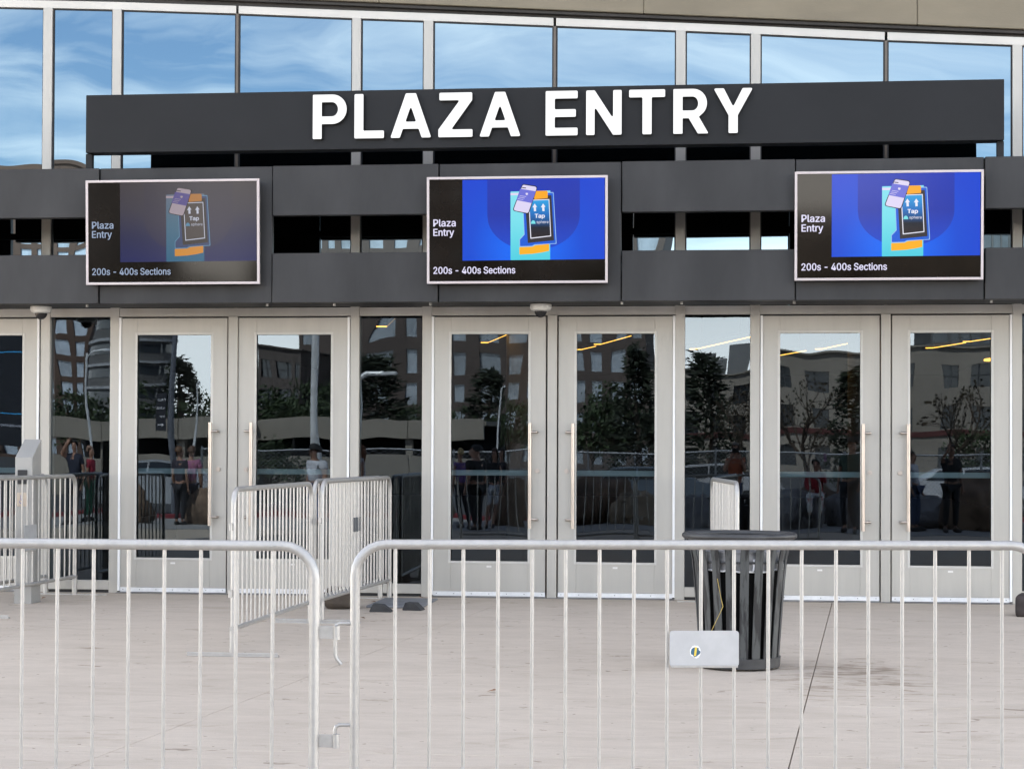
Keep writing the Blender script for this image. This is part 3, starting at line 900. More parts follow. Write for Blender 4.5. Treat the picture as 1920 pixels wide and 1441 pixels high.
    words('lettering', '200s - 400s Sections', 70, 1024, 66, 822, mtx)
    return root
make_display(162.2, 533, 'leftmost wall display, its dim dark blue picture painted with a brown reflection', True)
make_display(801, 531, 'bright blue wall display hung on the middle canopy panel above the central doors', False)
make_display(1490, 525, 'bright blue wall display above the right-hand double doors', False)

# ------------------------------------------------------------------ dome cameras under the canopy
def dome(px, label):
    x = X(px, -0.62, 575); z = zL0 + 0.011
    root = empty('security_camera', (x, -0.62, z), label, 'camera', 'dome cameras under the canopy')
    MB().lathe([(0.076,0.0),(0.094,-0.004),(0.096,-0.034),(0.086,-0.054),(0.062,-0.064)], 24, (x,-0.62,z)).build('housing', mat('off_white_plastic',(0.62,0.62,0.59),0.4), root, smooth=True)
    MB().lathe([(0.056,-0.062),(0.054,-0.080),(0.042,-0.102),(0.024,-0.116),(0.004,-0.122)], 20, (x,-0.62,z)).build('dome', mat('smoked_dome',(0.01,0.01,0.011),0.06,spec=0.6), root, smooth=True)
    return root
dome(77, 'white dome camera under the canopy at the far left')
dome(1014, 'white dome camera under the canopy above the middle pair of doors')

# ------------------------------------------------------------------ crowd barriers
def barrier(name, ax, ay, bx_, by_, H, nb, label, inset=0.13, zfix=0.0, plate=None, hook=None, socket=None, r=0.0185, rb=0.0070, cr=0.115, feet=(0,1), group='galvanised crowd barriers', foot=0.31):
    ln_ = math.hypot(bx_-ax, by_-ay); rz = math.atan2(by_-ay, bx_-ax)
    root = empty(name, (ax, ay, min(gz(ay),gz(by_))+zfix), label, 'barrier', group, rz)
    zb = 0.185
    pts = [(0,0,0.012)]
    n = 6
    pts += [(cr-cr*math.cos(R(90*k/n)), 0, H-r-cr+cr*math.sin(R(90*k/n))) for k in range(n+1)]
    pts += [(ln_*k/6, 0, H-r) for k in (2,3,4)]
    pts += [(ln_-cr+cr*math.sin(R(90*k/n)), 0, H-r-cr+cr*math.cos(R(90*k/n))) for k in range(n+1)]
    pts += [(ln_,0,0.012)]
    MB().tube(pts, r, 14).build('frame', M_GALV, root, smooth=True, local=True)
    MB().tube([(-0.03,0,zb),(ln_+0.03,0,zb)], 0.0165, 12).build('bottom_rail', M_GALV, root, smooth=True, local=True)
    me = None
    for k in range(nb-1):
        x = inset + (ln_-2*inset)*k/(nb-2)
        d_ = min(x, ln_-x)
        zt = H-2*r if d_ > cr else H-r-cr+math.sqrt(max(0, cr**2-(cr-d_)**2))-r
        key = round(zt, 4)
        if me is None or abs(me[0]-key) > 1e-4:
            q = MB().tube([(0,0,zb+0.012),(0,0,zt+0.004)], rb, 8).mesh('bar', M_GALV, smooth=True)
            me = (key, q)
        o = link_mesh('bar', me[1], root); o.location = (x, random.uniform(-0.002,0.002), 0); o.rotation_euler = (random.uniform(-0.002,0.002), random.uniform(-0.0025,0.0025), 0)
    for e in feet:
        x = ln_*e
        ft = MB(); ft.box(x-0.02, x+0.02, -foot, foot, 0.0, 0.012)
        ft.box(x-0.018, x-0.014, -foot, foot, 0.012, 0.028)
        ft.build('foot', M_GALV, root, bevel=0.002, local=True)
        MB().tube([(x,0,0.03),(x,0,0.17)], 0.0235, 12).build('foot_sleeve', M_GALV, root, smooth=True, local=True)
    for (x, zs) in (hook or []):
        for z_, tip in zs:
            hk = MB()
            d_ = -1 if x <= 0.01 else 1
            hk.tube([(x,0,z_),(x+d_*0.055,0,z_),(x+d_*0.068,0,z_-0.006),(x+d_*0.072,0,z_-0.02),(x+d_*0.072,0,z_-0.085)] +
                    ([(x+d_*0.072,0,z_-0.12),(x+d_*0.066,0,z_-0.132),(x+d_*0.050,0.0,z_-0.152)] if tip else []), 0.0075, 8)
            hk.build('hook', M_GALV, root, smooth=True, local=True)
    for (x, zs) in (socket or []):
        for z_ in zs:
            sk = MB(); d_ = -1 if x <= 0.01 else 1
            sk.box(x+d_*0.012, x+d_*0.068, -0.003, 0.003, z_-0.022, z_+0.022)
            sk.build('bracket_plate', M_GALV, root, bevel=0.001, local=True)
            MB().lathe([(0.0125,-0.024),(0.0125,0.024)], 12, (x+d_*0.078,0,z_)).build('socket', M_GALV, root, smooth=True, local=True)
    if plate:
        x0, x1, z0, z1 = plate
        pl = MB(); pts = rounded([(x0,z0),(x1,z0),(x1,z1),(x0,z1)], 0.014)
        pl.prism([(a, -0.0145, c) for a, c in pts], (0,0.003,0))
        p_ = pl.build('plate', mat('plain_zinc_plate',(0.44,0.44,0.44),0.42,0.3,0.06,9), root, local=True)
        lp = MB(); lp.box(x0+0.004,x1-0.004,-0.020,-0.0150,z0-0.004,z0+0.005); lp.build('plate_lip', M_GALV, p_, local=True, bevel=0.001)
    return root

# front left (runs out of the frame) and front right
YA = -10.9
A1 = at(590, 1100, YA)
za = at(300,1012,YA).z
zfA = lambda: 0
HA = at(400,1011.5,YA).z - gz(YA)
barrier('crowd_barrier', A1.x-2.62, YA, A1.x, YA, HA, 20, inset=0.149, label= 'foreground crowd barrier running off the left edge of the photo', socket=[(2.62, (at(615,1185,YA).z-gz(YA), at(615,1388,YA).z-gz(YA)))])
YB0, YB1 = -10.42, -10.02
B0, B1 = at(666,1100,YB0), at(1953,1100,YB1)
HB = at(800,1011.5,YB0-0.0).z - gz(YB0)
lenB = math.hypot(B1.x-B0.x, YB1-YB0)
def bpos(px, py):
    # where a spot of the photograph falls on the plane of the right-hand barrier: (along, height)
    d = ray(px, py); n_ = Vector((-(YB1-YB0), B1.x-B0.x, 0)).normalized()
    p = CAMP + d*((Vector((B0.x,YB0,0))-CAMP).dot(n_)/d.dot(n_))
    return (Vector((p.x-B0.x, p.y-YB0)).length, p.z-gz(YB0))
pa, pb_ = bpos(1254.5,1248), bpos(1384.5,1181)
bB = barrier('crowd_barrier', B0.x, YB0, B1.x, YB1, HB, 20, inset=0.150, label= 'foreground crowd barrier with a blank metal plate and small sticker', plate=(pa[0], pb_[0], pa[1], pb_[1]),
        hook=[(0.0, ((bpos(640,1168)[1], True), (bpos(640,1358)[1], False)))])
# sticker on the plate
c_ = bpos(1303,1220)
for o in list(bpy.data.objects):
    if o.name.startswith('plate') and o.parent == bB and not o.name.startswith('plate_lip'): platB = o
def disc(name, rx, rz_, n, m_, y, jag=0.0, cx=0, cz=0):
    pts = [(c_[0]+cx+rx*(1+random.uniform(-jag,jag))*math.cos(2*math.pi*k/n), y, c_[1]+cz+rz_*(1+random.uniform(-jag,jag))*math.sin(2*math.pi*k/n)) for k in range(n)]
    MB().prism(pts, (0,0.0004,0)).build(name, m_, platB, local=True)
random.seed(3)
disc('sticker', 0.0205, 0.0235, 18, mat('sticker_white',(0.75,0.75,0.72),0.4), -0.0151, 0.12)
disc('sticker_print', 0.016, 0.0175, 14, mat('sticker_teal',(0.03,0.10,0.16),0.4), -0.0157, 0.25)
y_ = -0.0163
MB().prism([(c_[0]-0.006,y_,c_[1]-0.017),(c_[0]+0.002,y_,c_[1]-0.015),(c_[0]+0.006,y_,c_[1]+0.016),(c_[0]-0.002,y_,c_[1]+0.017)], (0,0.0004,0)).build('sticker_print', mat('sticker_yellow',(0.7,0.5,0.05),0.4), platB, local=True)

# by the doors
BH = 1.125
G2 = 'galvanised crowd barriers'
barrier('crowd_barrier', -3.31,-4.93, -3.30,-2.62, BH, 20, 'end-on barrier in front of the left double doors, its foot bar out on open concrete', cr=0.10, socket=[(0.0,(0.86,0.42))])
barrier('crowd_barrier', -3.285,-2.56, -3.175,-0.30, BH, 20, 'rear barrier left of a touching pair by the second sidelight', cr=0.10)
barrier('crowd_barrier', -3.215,-2.60, -3.095,-0.28, BH, 20, 'rear barrier with brackets, right of a touching pair, over the brown sandbag', cr=0.10, socket=[(0.0,(0.80,))])
bD = [o for o in bpy.data.objects if o.get('label','').startswith('rear barrier with brackets')][0]
for k in range(3):
    MB().box(1.03+0.085*k, 1.044+0.085*k, -0.010, 0.010, 0.67, 0.79).build('latch_plate', mat('dark_latch',(0.10,0.105,0.11),0.5,0.4), bD, local=True, bevel=0.002)
barrier('crowd_barrier', 0.012,-2.40, -0.205,-0.20, BH, 22, 'barrier seen edge-on behind the black litter bin', cr=0.10)
barrier('crowd_barrier', -6.06,-2.60, -6.02,-0.30, BH, 18, 'barrier at the far left in front of the grey push-button post', cr=0.10, plate=(1.05,1.33,0.48,0.70))
barrier('crowd_barrier', -6.40,-2.55, -6.31,-0.26, BH, 18, 'barrier at the far left behind the grey push-button post', cr=0.10, plate=(0.55,0.85,0.48,0.70))

# ------------------------------------------------------------------ litter bin
cb = gr(1386,1259)
bc = Vector((cb.x, cb.y+0.26, gz(cb.y+0.26)))
HT = at(1391,1003,bc.y).z - bc.z
bin_ = empty('litter_bin', bc, 'black slatted steel litter bin with flared rim standing on the plaza', 'litter bin')
M_BIN = mat('worn_black_paint', (0.052,0.055,0.054), 0.55, 0.0, scale=20, c2=(0.006,0.006,0.007), stretch=(1,1,0.13), detail=9, lo=0.45, hi=0.54, bump=0.1, bscale=60)
M_BINB = mat('black_bin_steel', (0.03,0.03,0.031), 0.5, var=0.35, scale=7)
rimr = 0.345
pts = [(rimr*math.cos(2*math.pi*k/40), rimr*math.sin(2*math.pi*k/40), HT) for k in range(40)]
MB().tube(pts, 0.021, 10, closed=True).build('rim', M_BINB, bin_, smooth=True, local=True)
sl = MB()
prof = [(0.246,0.03),(0.258,0.2),(0.272,0.40),(0.287,HT-0.26),(0.298,HT-0.15),(0.313,HT-0.08),(0.338,HT-0.012)]
hw, th = 0.0275, 0.004
vs_, fs_ = [], []
for r_, z_ in prof:
    wk = hw
    for (yy, xx) in ((-wk, r_+th),(wk, r_+th),(wk, r_-th),(-wk, r_-th)):
        vs_.append((xx, yy, z_))
for i in range(len(prof)-1):
    for j in range(4):
        fs_.append((i*4+j, i*4+(j+1)%4, (i+1)*4+(j+1)%4, (i+1)*4+j))
fs_ += [(3,2,1,0), tuple((len(prof)-1)*4+j for j in range(4))]
slm = MB().add(vs_, fs_).mesh('slat', M_BIN, bevel=0.0015)
NS = 20
for k in range(NS):
    o = link_mesh('slat', slm, bin_); o.rotation_euler = (0,0,2*math.pi*(k+0.35)/NS)
MB().lathe([(0.238,0.012),(0.259,0.012),(0.263,0.075),(0.252,0.075)], 40).build('base_ring', M_BINB, bin_, smooth=True, local=True)
for zz, r_ in ((HT-0.16,0.285),):
    pts = [(r_*math.cos(2*math.pi*k/36), r_*math.sin(2*math.pi*k/36), zz) for k in range(36)]
    MB().tube(pts, 0.008, 6, closed=True).build('hoop', M_BINB, bin_, local=True, smooth=True)
MB().lathe([(0.20,0.03),(0.228,0.05),(0.245,0.45),(0.262,HT-0.17),(0.257,HT-0.17),(0.20,HT-0.6)], 32).build('liner', mat('black_liner',(0.004,0.004,0.004),0.85,spec=0.08), bin_, smooth=True, local=True)
bagm = MB(); n = 48
prof = [(0.267,HT-0.215),(0.272,HT-0.17),(0.277,HT-0.12),(0.277,HT-0.095),(0.262,HT-0.085),(0.250,HT-0.15)]
for r_, z_ in prof:
    for j in range(n):
        a = 2*math.pi*j/n
        k_ = noise.noise(Vector((math.cos(a)*6, math.sin(a)*6, z_*14)))
        bagm.v.append(((r_+0.004*k_)*math.cos(a), (r_+0.004*k_)*math.sin(a), z_ + (0.018*noise.noise(Vector((math.cos(a)*3, math.sin(a)*3, 2.2))) if z_ < HT-0.2 else 0)))
for i in range(len(prof)-1):
    for j in range(n):
        j2 = (j+1) % n
        bagm.f.append((i*n+j, i*n+j2, (i+1)*n+j2, (i+1)*n+j))
bagm.build('bag', mat('grey_bin_bag',(0.20,0.20,0.205),0.35,var=0.5,scale=14), bin_, smooth=True, local=True)
pts = []
for j in range(n):
    a = 2*math.pi*j/n
    pts.append((0.269*math.cos(a), 0.269*math.sin(a), HT-0.214+0.018*noise.noise(Vector((math.cos(a)*3, math.sin(a)*3, 2.2)))))
MB().tube(pts, 0.0055, 5, closed=True).build('bag_hem', mat('white_bag_hem',(0.7,0.7,0.7),0.4), bin_, smooth=True, local=True)
# torn white shreds of the bag between the slats on the right
sh = MB()
for ang, z0, z1, w_ in ((-70,HT-0.215,HT-0.13,0.03),(-66,HT-0.235,HT-0.15,0.02),(-47,HT-0.19,HT-0.12,0.032),(-28,HT-0.19,HT-0.13,0.03)):
    a = R(ang)
    c0 = Vector((0.279*math.cos(a), 0.279*math.sin(a), 0)); t_ = Vector((-math.sin(a), math.cos(a), 0))
    q0, q1, q2, q3 = c0-t_*w_/2, c0+t_*w_/2, c0*1.02+t_*w_*0.6, c0*1.01-t_*w_*0.4
    sh.prism([(q0.x,q0.y,z0),(q1.x,q1.y,z0+0.02),(q2.x,q2.y,z1),(q3.x,q3.y,z1-0.01)], Vector((math.cos(a)*0.002, math.sin(a)*0.002, 0)))
sh.build('bag_scrap', mat('white_plastic_scrap',(0.72,0.72,0.74),0.35), bin_, local=True)
# the yellow cord hanging on the front slats
def onbin(px, py):
    d = ray(px, py); o = CAMP - bc
    rb_ = 0.292
    A_ = d.x**2+d.y**2; B_ = 2*(o.x*d.x+o.y*d.y); C_ = o.x**2+o.y**2-rb_**2
    t = (-B_-math.sqrt(max(0,B_*B_-4*A_*C_)))/(2*A_)
    return CAMP + d*t
cd = MB(); cd.tube([onbin(*q) for q in ((1345,1084),(1349,1105),(1352,1122),(1355.5,1136),(1350,1149),(1343,1163),(1335,1180),(1331,1192))], 0.0026, 6)
tag(cd.build('cord', mat('yellow_cord',(0.34,0.25,0.07),0.7,var=0.2,scale=30), None, smooth=True), 'thin yellow cord hanging on the front of the black litter bin', 'cord')

# ------------------------------------------------------------------ push-button post
pp_ = gr(42,1131)
px0, px1 = gr(25.5,1131).x, gr(59.5,1131).x
post = empty('push_button_post', (pp_.x, pp_.y, gz(pp_.y)), 'grey metal push-button post with sloping top beside the far left barriers', 'post')
y0 = pp_.y; z0 = gz(y0)
zt0 = at(40,857,y0).z; zt1 = at(55,823,y0+0.22).z
M_POST = mat('grey_post_paint',(0.29,0.283,0.265),0.45,0.1,0.04,2)
MB().prism([(px0,y0,z0),(px0,y0,zt0),(px0,y0+0.22,zt1),(px0,y0+0.22,z0)], (px1-px0,0,0)).build('housing', M_POST, post, bevel=0.002)
def pbox(a, b_, c, d, dep, name, m_, par=post):
    p, q = at(a,c,y0-dep), at(b_,d,y0-dep)
    return MB().box(p.x, q.x, y0-dep, y0-0.0005, q.z, p.z).build(name, m_, par, bevel=0.002)
pbox(33,49.5,880.5,907,0.018,'card_reader', M_BLACK)
bp_ = pbox(29,52.5,923,949,0.006,'button_plate', mat('tan_steel_plate',(0.42,0.36,0.30),0.3,0.5))
# blue wheelchair mark on the plate
M_BLUE = mat('blue_symbol',(0.05,0.06,0.30),0.5)
c = at(39.5,936,y0-0.0075)
wc = MB()
q = 0.0085
wc.tube([(c.x+q*1.5*math.cos(R(a)), c.y, c.z-0.02+q*1.5*math.sin(R(a))) for a in range(-220,60,20)], 0.0022, 5)
wc.tube([(c.x-0.002,c.y,c.z+0.024),(c.x-0.001,c.y,c.z-0.004),(c.x+0.012,c.y,c.z-0.006),(c.x+0.018,c.y,c.z-0.026)], 0.0026, 5)
wc.lathe([(0.001,-0.005),(0.005,0),(0.001,0.005)], 8, (c.x-0.002,c.y,c.z+0.033))
wc.build('wheelchair_symbol', M_BLUE, bp_)
MB().box(px0-0.004,px1+0.004,y0-0.006,y0+0.226,z0,z0+0.01).build('base_plate', M_POST, post, bevel=0.002)

# ------------------------------------------------------------------ things lying by the doors
def sandbag(loc, sx_, sy_, sz_, rz, label, c, k=4.0, pinch=0.45):
    bm = bmesh.new()
    bmesh.ops.create_cube(bm, size=1.0)
    bmesh.ops.subdivide_edges(bm, edges=bm.edges[:], cuts=7, use_grid_fill=True)
    for v in bm.verts:
        p = v.co*2
        ln_ = (abs(p.x)**k+abs(p.y)**k+abs(p.z)**(k*0.7))**(1/(k*0.86))
        p = p/max(ln_,1e-6)
        pin = 1-pinch*abs(p.x)**4
        nz_ = noise.noise(Vector((p.x*2+loc[0],p.y*2,p.z*2)))*0.10 + noise.noise(Vector((p.x*6,p.y*6+loc[0],p.z*5)))*0.05
        v.co = Vector((p.x*sx_/2, p.y*sy_/2*(1+nz_), max(0,(p.z*pin*(1+nz_)*0.5+0.42))*sz_))
    for f_ in bm.faces: f_.smooth = True
    me = bpy.data.meshes.new('sandbag'); bm.to_mesh(me); bm.free()
    me.materials.append(mat('sandbag_'+c, {'brown':(0.05,0.038,0.028),'black':(0.03,0.022,0.020)}[c], 0.75, var=0.35, scale=9, bump=0.2, bscale=220))
    root = empty('sandbag', loc, label, 'sandbag', 'weight bags by the doors', rz)
    link_mesh('bag', me, root)
    # gathered end with stitched tab
    t = MB(); t.box(sx_*0.46, sx_*0.56, -sy_*0.25, sy_*0.25, sz_*0.30, sz_*0.36)
    t.build('tab', me.materials[0], root, local=True, bevel=0.004)
    return root
q = gr(632,1142)
sandbag((q.x, q.y+0.12, gz(q.y)), 0.30, 0.26, 0.20, R(12), 'brown sandbag slumped under the barrier pair by the second sidelight', 'brown')
q = gr(1932,1157)
sandbag((q.x+0.055, q.y+0.12, gz(q.y)), 0.30, 0.24, 0.20, R(-14), 'black weight bag cut by the right edge of the photo', 'black', 9.0, 0.05)
M_WEDGE = mat('black_rubber_wedge',(0.028,0.028,0.029),0.8,var=0.3,scale=12)
def wedge(px, py, w_, rz, label):
    q = gr(px, py)
    root = empty('rubber_wedge', (q.x, q.y, gz(q.y)), label, 'wedge', 'rubber ramp ends by the doors', rz)
    prof = [(-w_/2,0),(w_/2,0),(w_*0.46,0.012),(0.02,0.062),(-w_*0.36,0.066),(-w_/2,0.012)]
    MB().prism([(x,-0.06,z) for x, z in prof], (0,0.12,0)).build('wedge_body', M_WEDGE, root, local=True, bevel=0.003)
    g2 = MB()
    for k in range(3): g2.box(w_*0.05+k*w_*0.11, w_*0.08+k*w_*0.11, -0.061, 0.061, 0.046-k*0.014, 0.056-k*0.014)
    g2.build('grip_rib', M_WEDGE, root, local=True)
    return root
wedge(715,1146,0.185,R(3),'black rubber wedge lying next to the brown sandbag')
wedge(776,1143,0.165,R(-8),'black rubber wedge nearest the third mullion by the middle doors')
q0, q1 = gr(682,1141), gr(790,1141)
mt_ = MB(); mt_.box(q0.x, q1.x, q0.y+0.10, -0.35, gz(q0.y)+0.001, gz(q0.y)+0.022)
tag(mt_.build('cable_cover', mat('grey_rubber_cover',(0.16,0.165,0.175),0.6,var=0.2,scale=8), bevel=0.006), 'flat grey cable cover on the ground before the second sidelight', 'cable cover')
# dead leaves
lv = MB()
random.seed(11)
for px, py in ((790,1121),(742,1137),(715,1141),(82,1122),(700,1129),(240,1113),(1325,1176),(798,1125),(925,1297),(680,1160)):
    q = gr(px, py); a = random.uniform(0,6.28); s_ = random.uniform(0.018,0.04)
    u = Vector((math.cos(a),math.sin(a),0)); v = Vector((-math.sin(a),math.cos(a),0))
    p = Vector((q.x,q.y,gz(q.y)+0.004))
    vs2 = [p-u*s_, p-v*s_*0.4+Vector((0,0,0.008)), p+u*s_+Vector((0,0,0.012)), p+v*s_*0.45+Vector((0,0,0.014))]
    lv.add(vs2, [(0,1,2,3)])
tag(lv.build('fallen_leaves', mat('dry_leaf',(0.22,0.11,0.05),0.8,var=0.4,scale=40)), kind='stuff')

# ------------------------------------------------------------------ lit strips inside
M_STRIP = emit('warm_strip_light', (255,176,70), 9.0)
def strip(p1, p2, Ya, Yb, label, r=0.05):
    a, b_ = at(*p1,Ya), at(*p2,Yb)
    root = empty('strip_light', (a+b_)/2, label, 'ceiling light', 'warm ceiling strip lights inside')
    d = (b_-a).normalized(); n_ = d.cross(Vector((0,0,1))).normalized()*r
    z_ = Vector((0,0,0.05))
    MB().prism([a-n_, a+n_, b_+n_, b_-n_], (0,0,0.012)).build('diffuser', M_STRIP, root)
    MB().prism([a-n_*1.2+Vector((0,0,0.013)), a+n_*1.2+Vector((0,0,0.013)), b_+n_*1.2+Vector((0,0,0.013)), b_-n_*1.2+Vector((0,0,0.013))], z_).build('light_body', M_BLACK, root)
    # hanging wires
    hw_ = MB()
    for q in (a*0.85+b_*0.15, a*0.15+b_*0.85): hw_.box(q.x-0.004,q.x+0.004,q.y-0.004,q.y+0.004,q.z+0.06,3.6)
    hw_.build('hanger_wire', M_BLACK, root)
strip((715,613),(732,597),5,6.4,'short warm strip light glowing through the second sidelight',0.06)
strip((908,643),(944,628),10,12,'warm strip light glowing at the top of the middle-left door')
strip((1083,656),(1112,649.5),12,14,'shorter warm strip light glowing through the middle-right door')
strip((1120,646),(1178,630),10,12.5,'longer warm strip light glowing through the middle-right door')
strip((1300,655),(1402,632),8,10.5,'warm strip light glowing through the third sidelight')
strip((1455,667),(1506,658),12,14,'warm strip light low in the left of the right-hand double doors')
strip((1535,655),(1614,638),9,11,'warm strip light high in the left of the right-hand double doors')
strip((1742,653),(1805,643),10,12,'left one of two warm strip lights in the rightmost door')
strip((1812,641),(1860,634),10,12,'right one of two warm strip lights in the rightmost door')
# ring pendant in the right-hand door
c = at(1858,674,10)
rg = empty('ring_light', c, 'glowing warm ring pendant seen through the rightmost door', 'ceiling light')
pts = [(c.x+0.09*math.cos(2*math.pi*k/28)*0.9, c.y+0.3*math.sin(2*math.pi*k/28), c.z) for k in range(28)]
MB().tube(pts, 0.012, 6, closed=True).build('ring', M_STRIP, rg, smooth=True)
MB().box(c.x-0.003,c.x+0.003,c.y-0.303,c.y-0.297,c.z+0.012,3.6).build('hanger_wire', M_BLACK, rg)
#SPLIT
# ------------------------------------------------------------------ across the street: what the glass mirrors
ZS = -0.145
g_ = MB(); g_.box(-40, 40, -24.0, -17.95, -0.45, ZS)
tag(g_.build('pavement', mat('grey_pavement',(0.30,0.29,0.28),0.8,var=0.2,scale=1.5)), kind='structure')
kb = MB(); kb.box(-40, 40, -24.3, -24.005, -0.45, ZS+0.10)
tag(kb.build('kerb', mat('red_kerb_paint',(0.18,0.02,0.028),0.6,var=0.2), bevel=0.01), kind='structure')

def house(name, label, pxa, pxb, pytop, L_, cols, rows, wfrac, hfrac, wallc, winc, band=None, depth=25, zbase=-0.5, cat='building', wrough=0.15, group=None):
    a, b_ = rf(pxa, pytop, L_), rf(pxb, pytop, L_)
    x0, x1, yf, zt = min(a.x,b_.x), max(a.x,b_.x), a.y, (a.z+b_.z)/2
    root = empty(name, ((x0+x1)/2, yf, zbase), label, cat, group)
    mw_ = mat(name+'_wall_'+label[:14].replace(' ','_'), wallc, 0.8, var=0.12, scale=0.15)
    mp_ = mat(name+'_pane_'+label[:14].replace(' ','_'), winc, wrough, 0.0, var=0.35, scale=0.2, spec=0.9)
    MB().box(x0, x1, yf-depth, yf-0.5, zbase, zt-0.02).build('body', mw_, root)
    cw = (x1-x0)/cols; H_ = zt-zbase; par = H_*0.06; rh = (H_-par)/rows
    ww, wh = cw*wfrac, rh*hfrac
    wl_ = MB()
    for c in range(cols+1):
        xa = x0 + c*cw - (cw-ww)/2; xb = xa + (cw-ww)
        wl_.box(max(x0,xa), min(x1,xb), yf-0.5, yf, zbase, zt)
    wall = wl_.build('wall', mw_, root); wall['kind'] = 'stuff'
    sp_ = MB()
    for r in range(rows+1):
        z0_ = zbase + r*rh - (rh-wh)*0.5; z1_ = z0_ + (rh-wh)
        if r == rows: z1_ = zt-0.01
        for c in range(cols):
            sp_.box(x0+c*cw+(cw-ww)/2+0.001, x0+c*cw+(cw+ww)/2-0.001, yf-0.5, yf-0.03, max(zbase,z0_), z1_)
    s2 = sp_.build('spandrel', mw_, root); s2['kind'] = 'stuff'
    pm2 = MB().box(-ww/2, ww/2, -0.05, 0.0, -wh/2, wh/2).mesh('window', mp_)
    fm2 = MB().box(-ww/2, ww/2, 0.0, 0.06, -0.05, 0.05).box(-0.05, 0.05, 0.0, 0.055, -wh/2, wh/2).mesh('window_bar', mat('dark_window_bar',(0.06,0.06,0.06),0.5))
    for r in range(rows):
        for c in range(cols):
            o = link_mesh('window', pm2, root)
            o.location = (x0+(c+0.5)*cw - root.location.x, -0.3, (r+0.5)*rh)
            if cols*rows < 60:
                q = link_mesh('window_bar', fm2, o)
    cp = MB().box(x0-0.25, x1+0.25, yf-depth, yf+0.25, zt, zt+H_*0.015).build('cornice', mw_, root)
    if band:
        MB().box(x0-0.02, x1+0.02, yf, yf+0.12, zbase+H_*band[0], zbase+H_*band[1]).build('colour_band', mat('red_band',(0.09,0.025,0.022),0.7), root)
    return root, (x0,x1,yf,zt)
house('office_tower', 'tall brown tower with pale blue windows mirrored in the far left sidelight', -330, 178, 317, 300, 13, 13, 0.62, 0.72, (0.12,0.075,0.055), (0.45,0.52,0.60), wrough=0.1)
house('office_block', 'low brown office block mirrored in the left pair of doors', 485, 556, 652, 190, 3, 4, 0.6, 0.6, (0.105,0.085,0.075), (0.05,0.06,0.07))
house('office_block', 'high brown office block with dark windows mirrored in the middle doors', 552, 1236, 330, 205, 14, 9, 0.55, 0.68, (0.105,0.080,0.068), (0.30,0.34,0.38))
rt, q = house('office_block', 'low cream office block with red band mirrored in the third sidelight', 1240, 1424, 696, 151, 3, 3, 0.52, 0.62, (0.27,0.235,0.195), (0.02,0.024,0.028), band=(0.33,0.385))
house('office_block', 'higher cream office block with red band mirrored in both right-hand doors', 1428, 2200, 656, 150, 10, 3, 0.50, 0.56, (0.27,0.235,0.195), (0.02,0.024,0.028), band=(0.33,0.375))
# plant on its roof
for k, (px, h_, w_) in enumerate(((1338,2.0,0.7),(1352,1.5,0.5),(1378,2.4,1.5))):
    p = rf(px, 696, 153); MB().box(p.x-w_/2,p.x+w_/2,p.y-2,p.y-0.5,q[3],q[3]+h_).build('roof_plant', mat('roof_plant_grey',(0.2,0.2,0.2),0.6), rt)
house('glass_tower', 'grey glass tower with upright ribs mirrored in the rightmost door', 1742, 2350, 322, 235, 22, 7, 0.86, 0.85, (0.12,0.115,0.11), (0.10,0.115,0.125))
# round grey tower
a = rf(255, 560, 240); rt_ = empty('round_tower', (a.x, a.y, -0.5), 'round grey tower with pale rims mirrored in the left doors', 'building')
rad = abs(rf(185,560,240).x - rf(325,560,240).x)/2
MB().lathe([(rad,0),(rad,a.z+0.5)], 40, (a.x,a.y,-0.5)).build('wall', mat('tower_grey',(0.15,0.145,0.14),0.6,var=0.1,scale=0.2), rt_, smooth=True)
for k in range(7):
    zz = 2.5+k*(a.z)/7
    MB().lathe([(rad+0.05,-0.55),(rad+0.05,0.55)], 40, (a.x,a.y,zz)).build('window_band', mat('tower_glass',(0.05,0.06,0.07),0.12,spec=0.9), rt_, smooth=True)
    MB().lathe([(rad+0.35,0),(rad+0.35,0.35)], 40, (a.x,a.y,zz+0.9)).build('floor_rim', mat('tower_rim',(0.42,0.42,0.43),0.4), rt_, smooth=True)
# parking structure: pale parapets with a dark slot between
def garage(pxa, pxb, L_, label):
    a, b_ = rf(pxa,786,L_), rf(pxb,786,L_)
    x0, x1 = min(a.x,b_.x), max(a.x,b_.x); yf = a.y
    z = lambda py: rf((pxa+pxb)/2, py, L_).z
    root = empty('parking_garage', ((x0+x1)/2, yf, -0.5), label, 'garage')
    mg_ = mat('pale_garage_concrete',(0.30,0.265,0.22),0.85,var=0.1,scale=0.4)
    n_ = max(2, int((x1-x0)/3)); cw = (x1-x0)/n_
    for k in range(n_):
        MB().box(x0+k*cw+0.01, x0+(k+1)*cw-0.01, yf-0.25, yf, z(826), z(786)).build('parapet_panel', mg_, root, bevel=0.01)
        MB().box(x0+k*cw+0.01, x0+(k+1)*cw-0.01, yf-0.25, yf, -0.5, z(858)).build('wall_panel', mg_, root, bevel=0.01)
        MB().box(x0+k*cw-0.15, x0+k*cw+0.15, yf-0.6, yf-0.26, -0.5, z(790)).build('column', mg_, root)
    MB().box(x0, x1, yf-6, yf-0.62, z(790)-0.2, z(790)).build('deck', mg_, root)
    MB().box(x0, x1, yf-6.2, yf-6.01, -0.5, z(790)-0.21).build('rear_wall', M_INT, root)
garage(60, 480, 80, 'pale parking garage wall mirrored low in the left sidelight and door')
garage(480, 905, 81, 'pale parking garage wall mirrored low between the second sidelight and the end-on barrier')

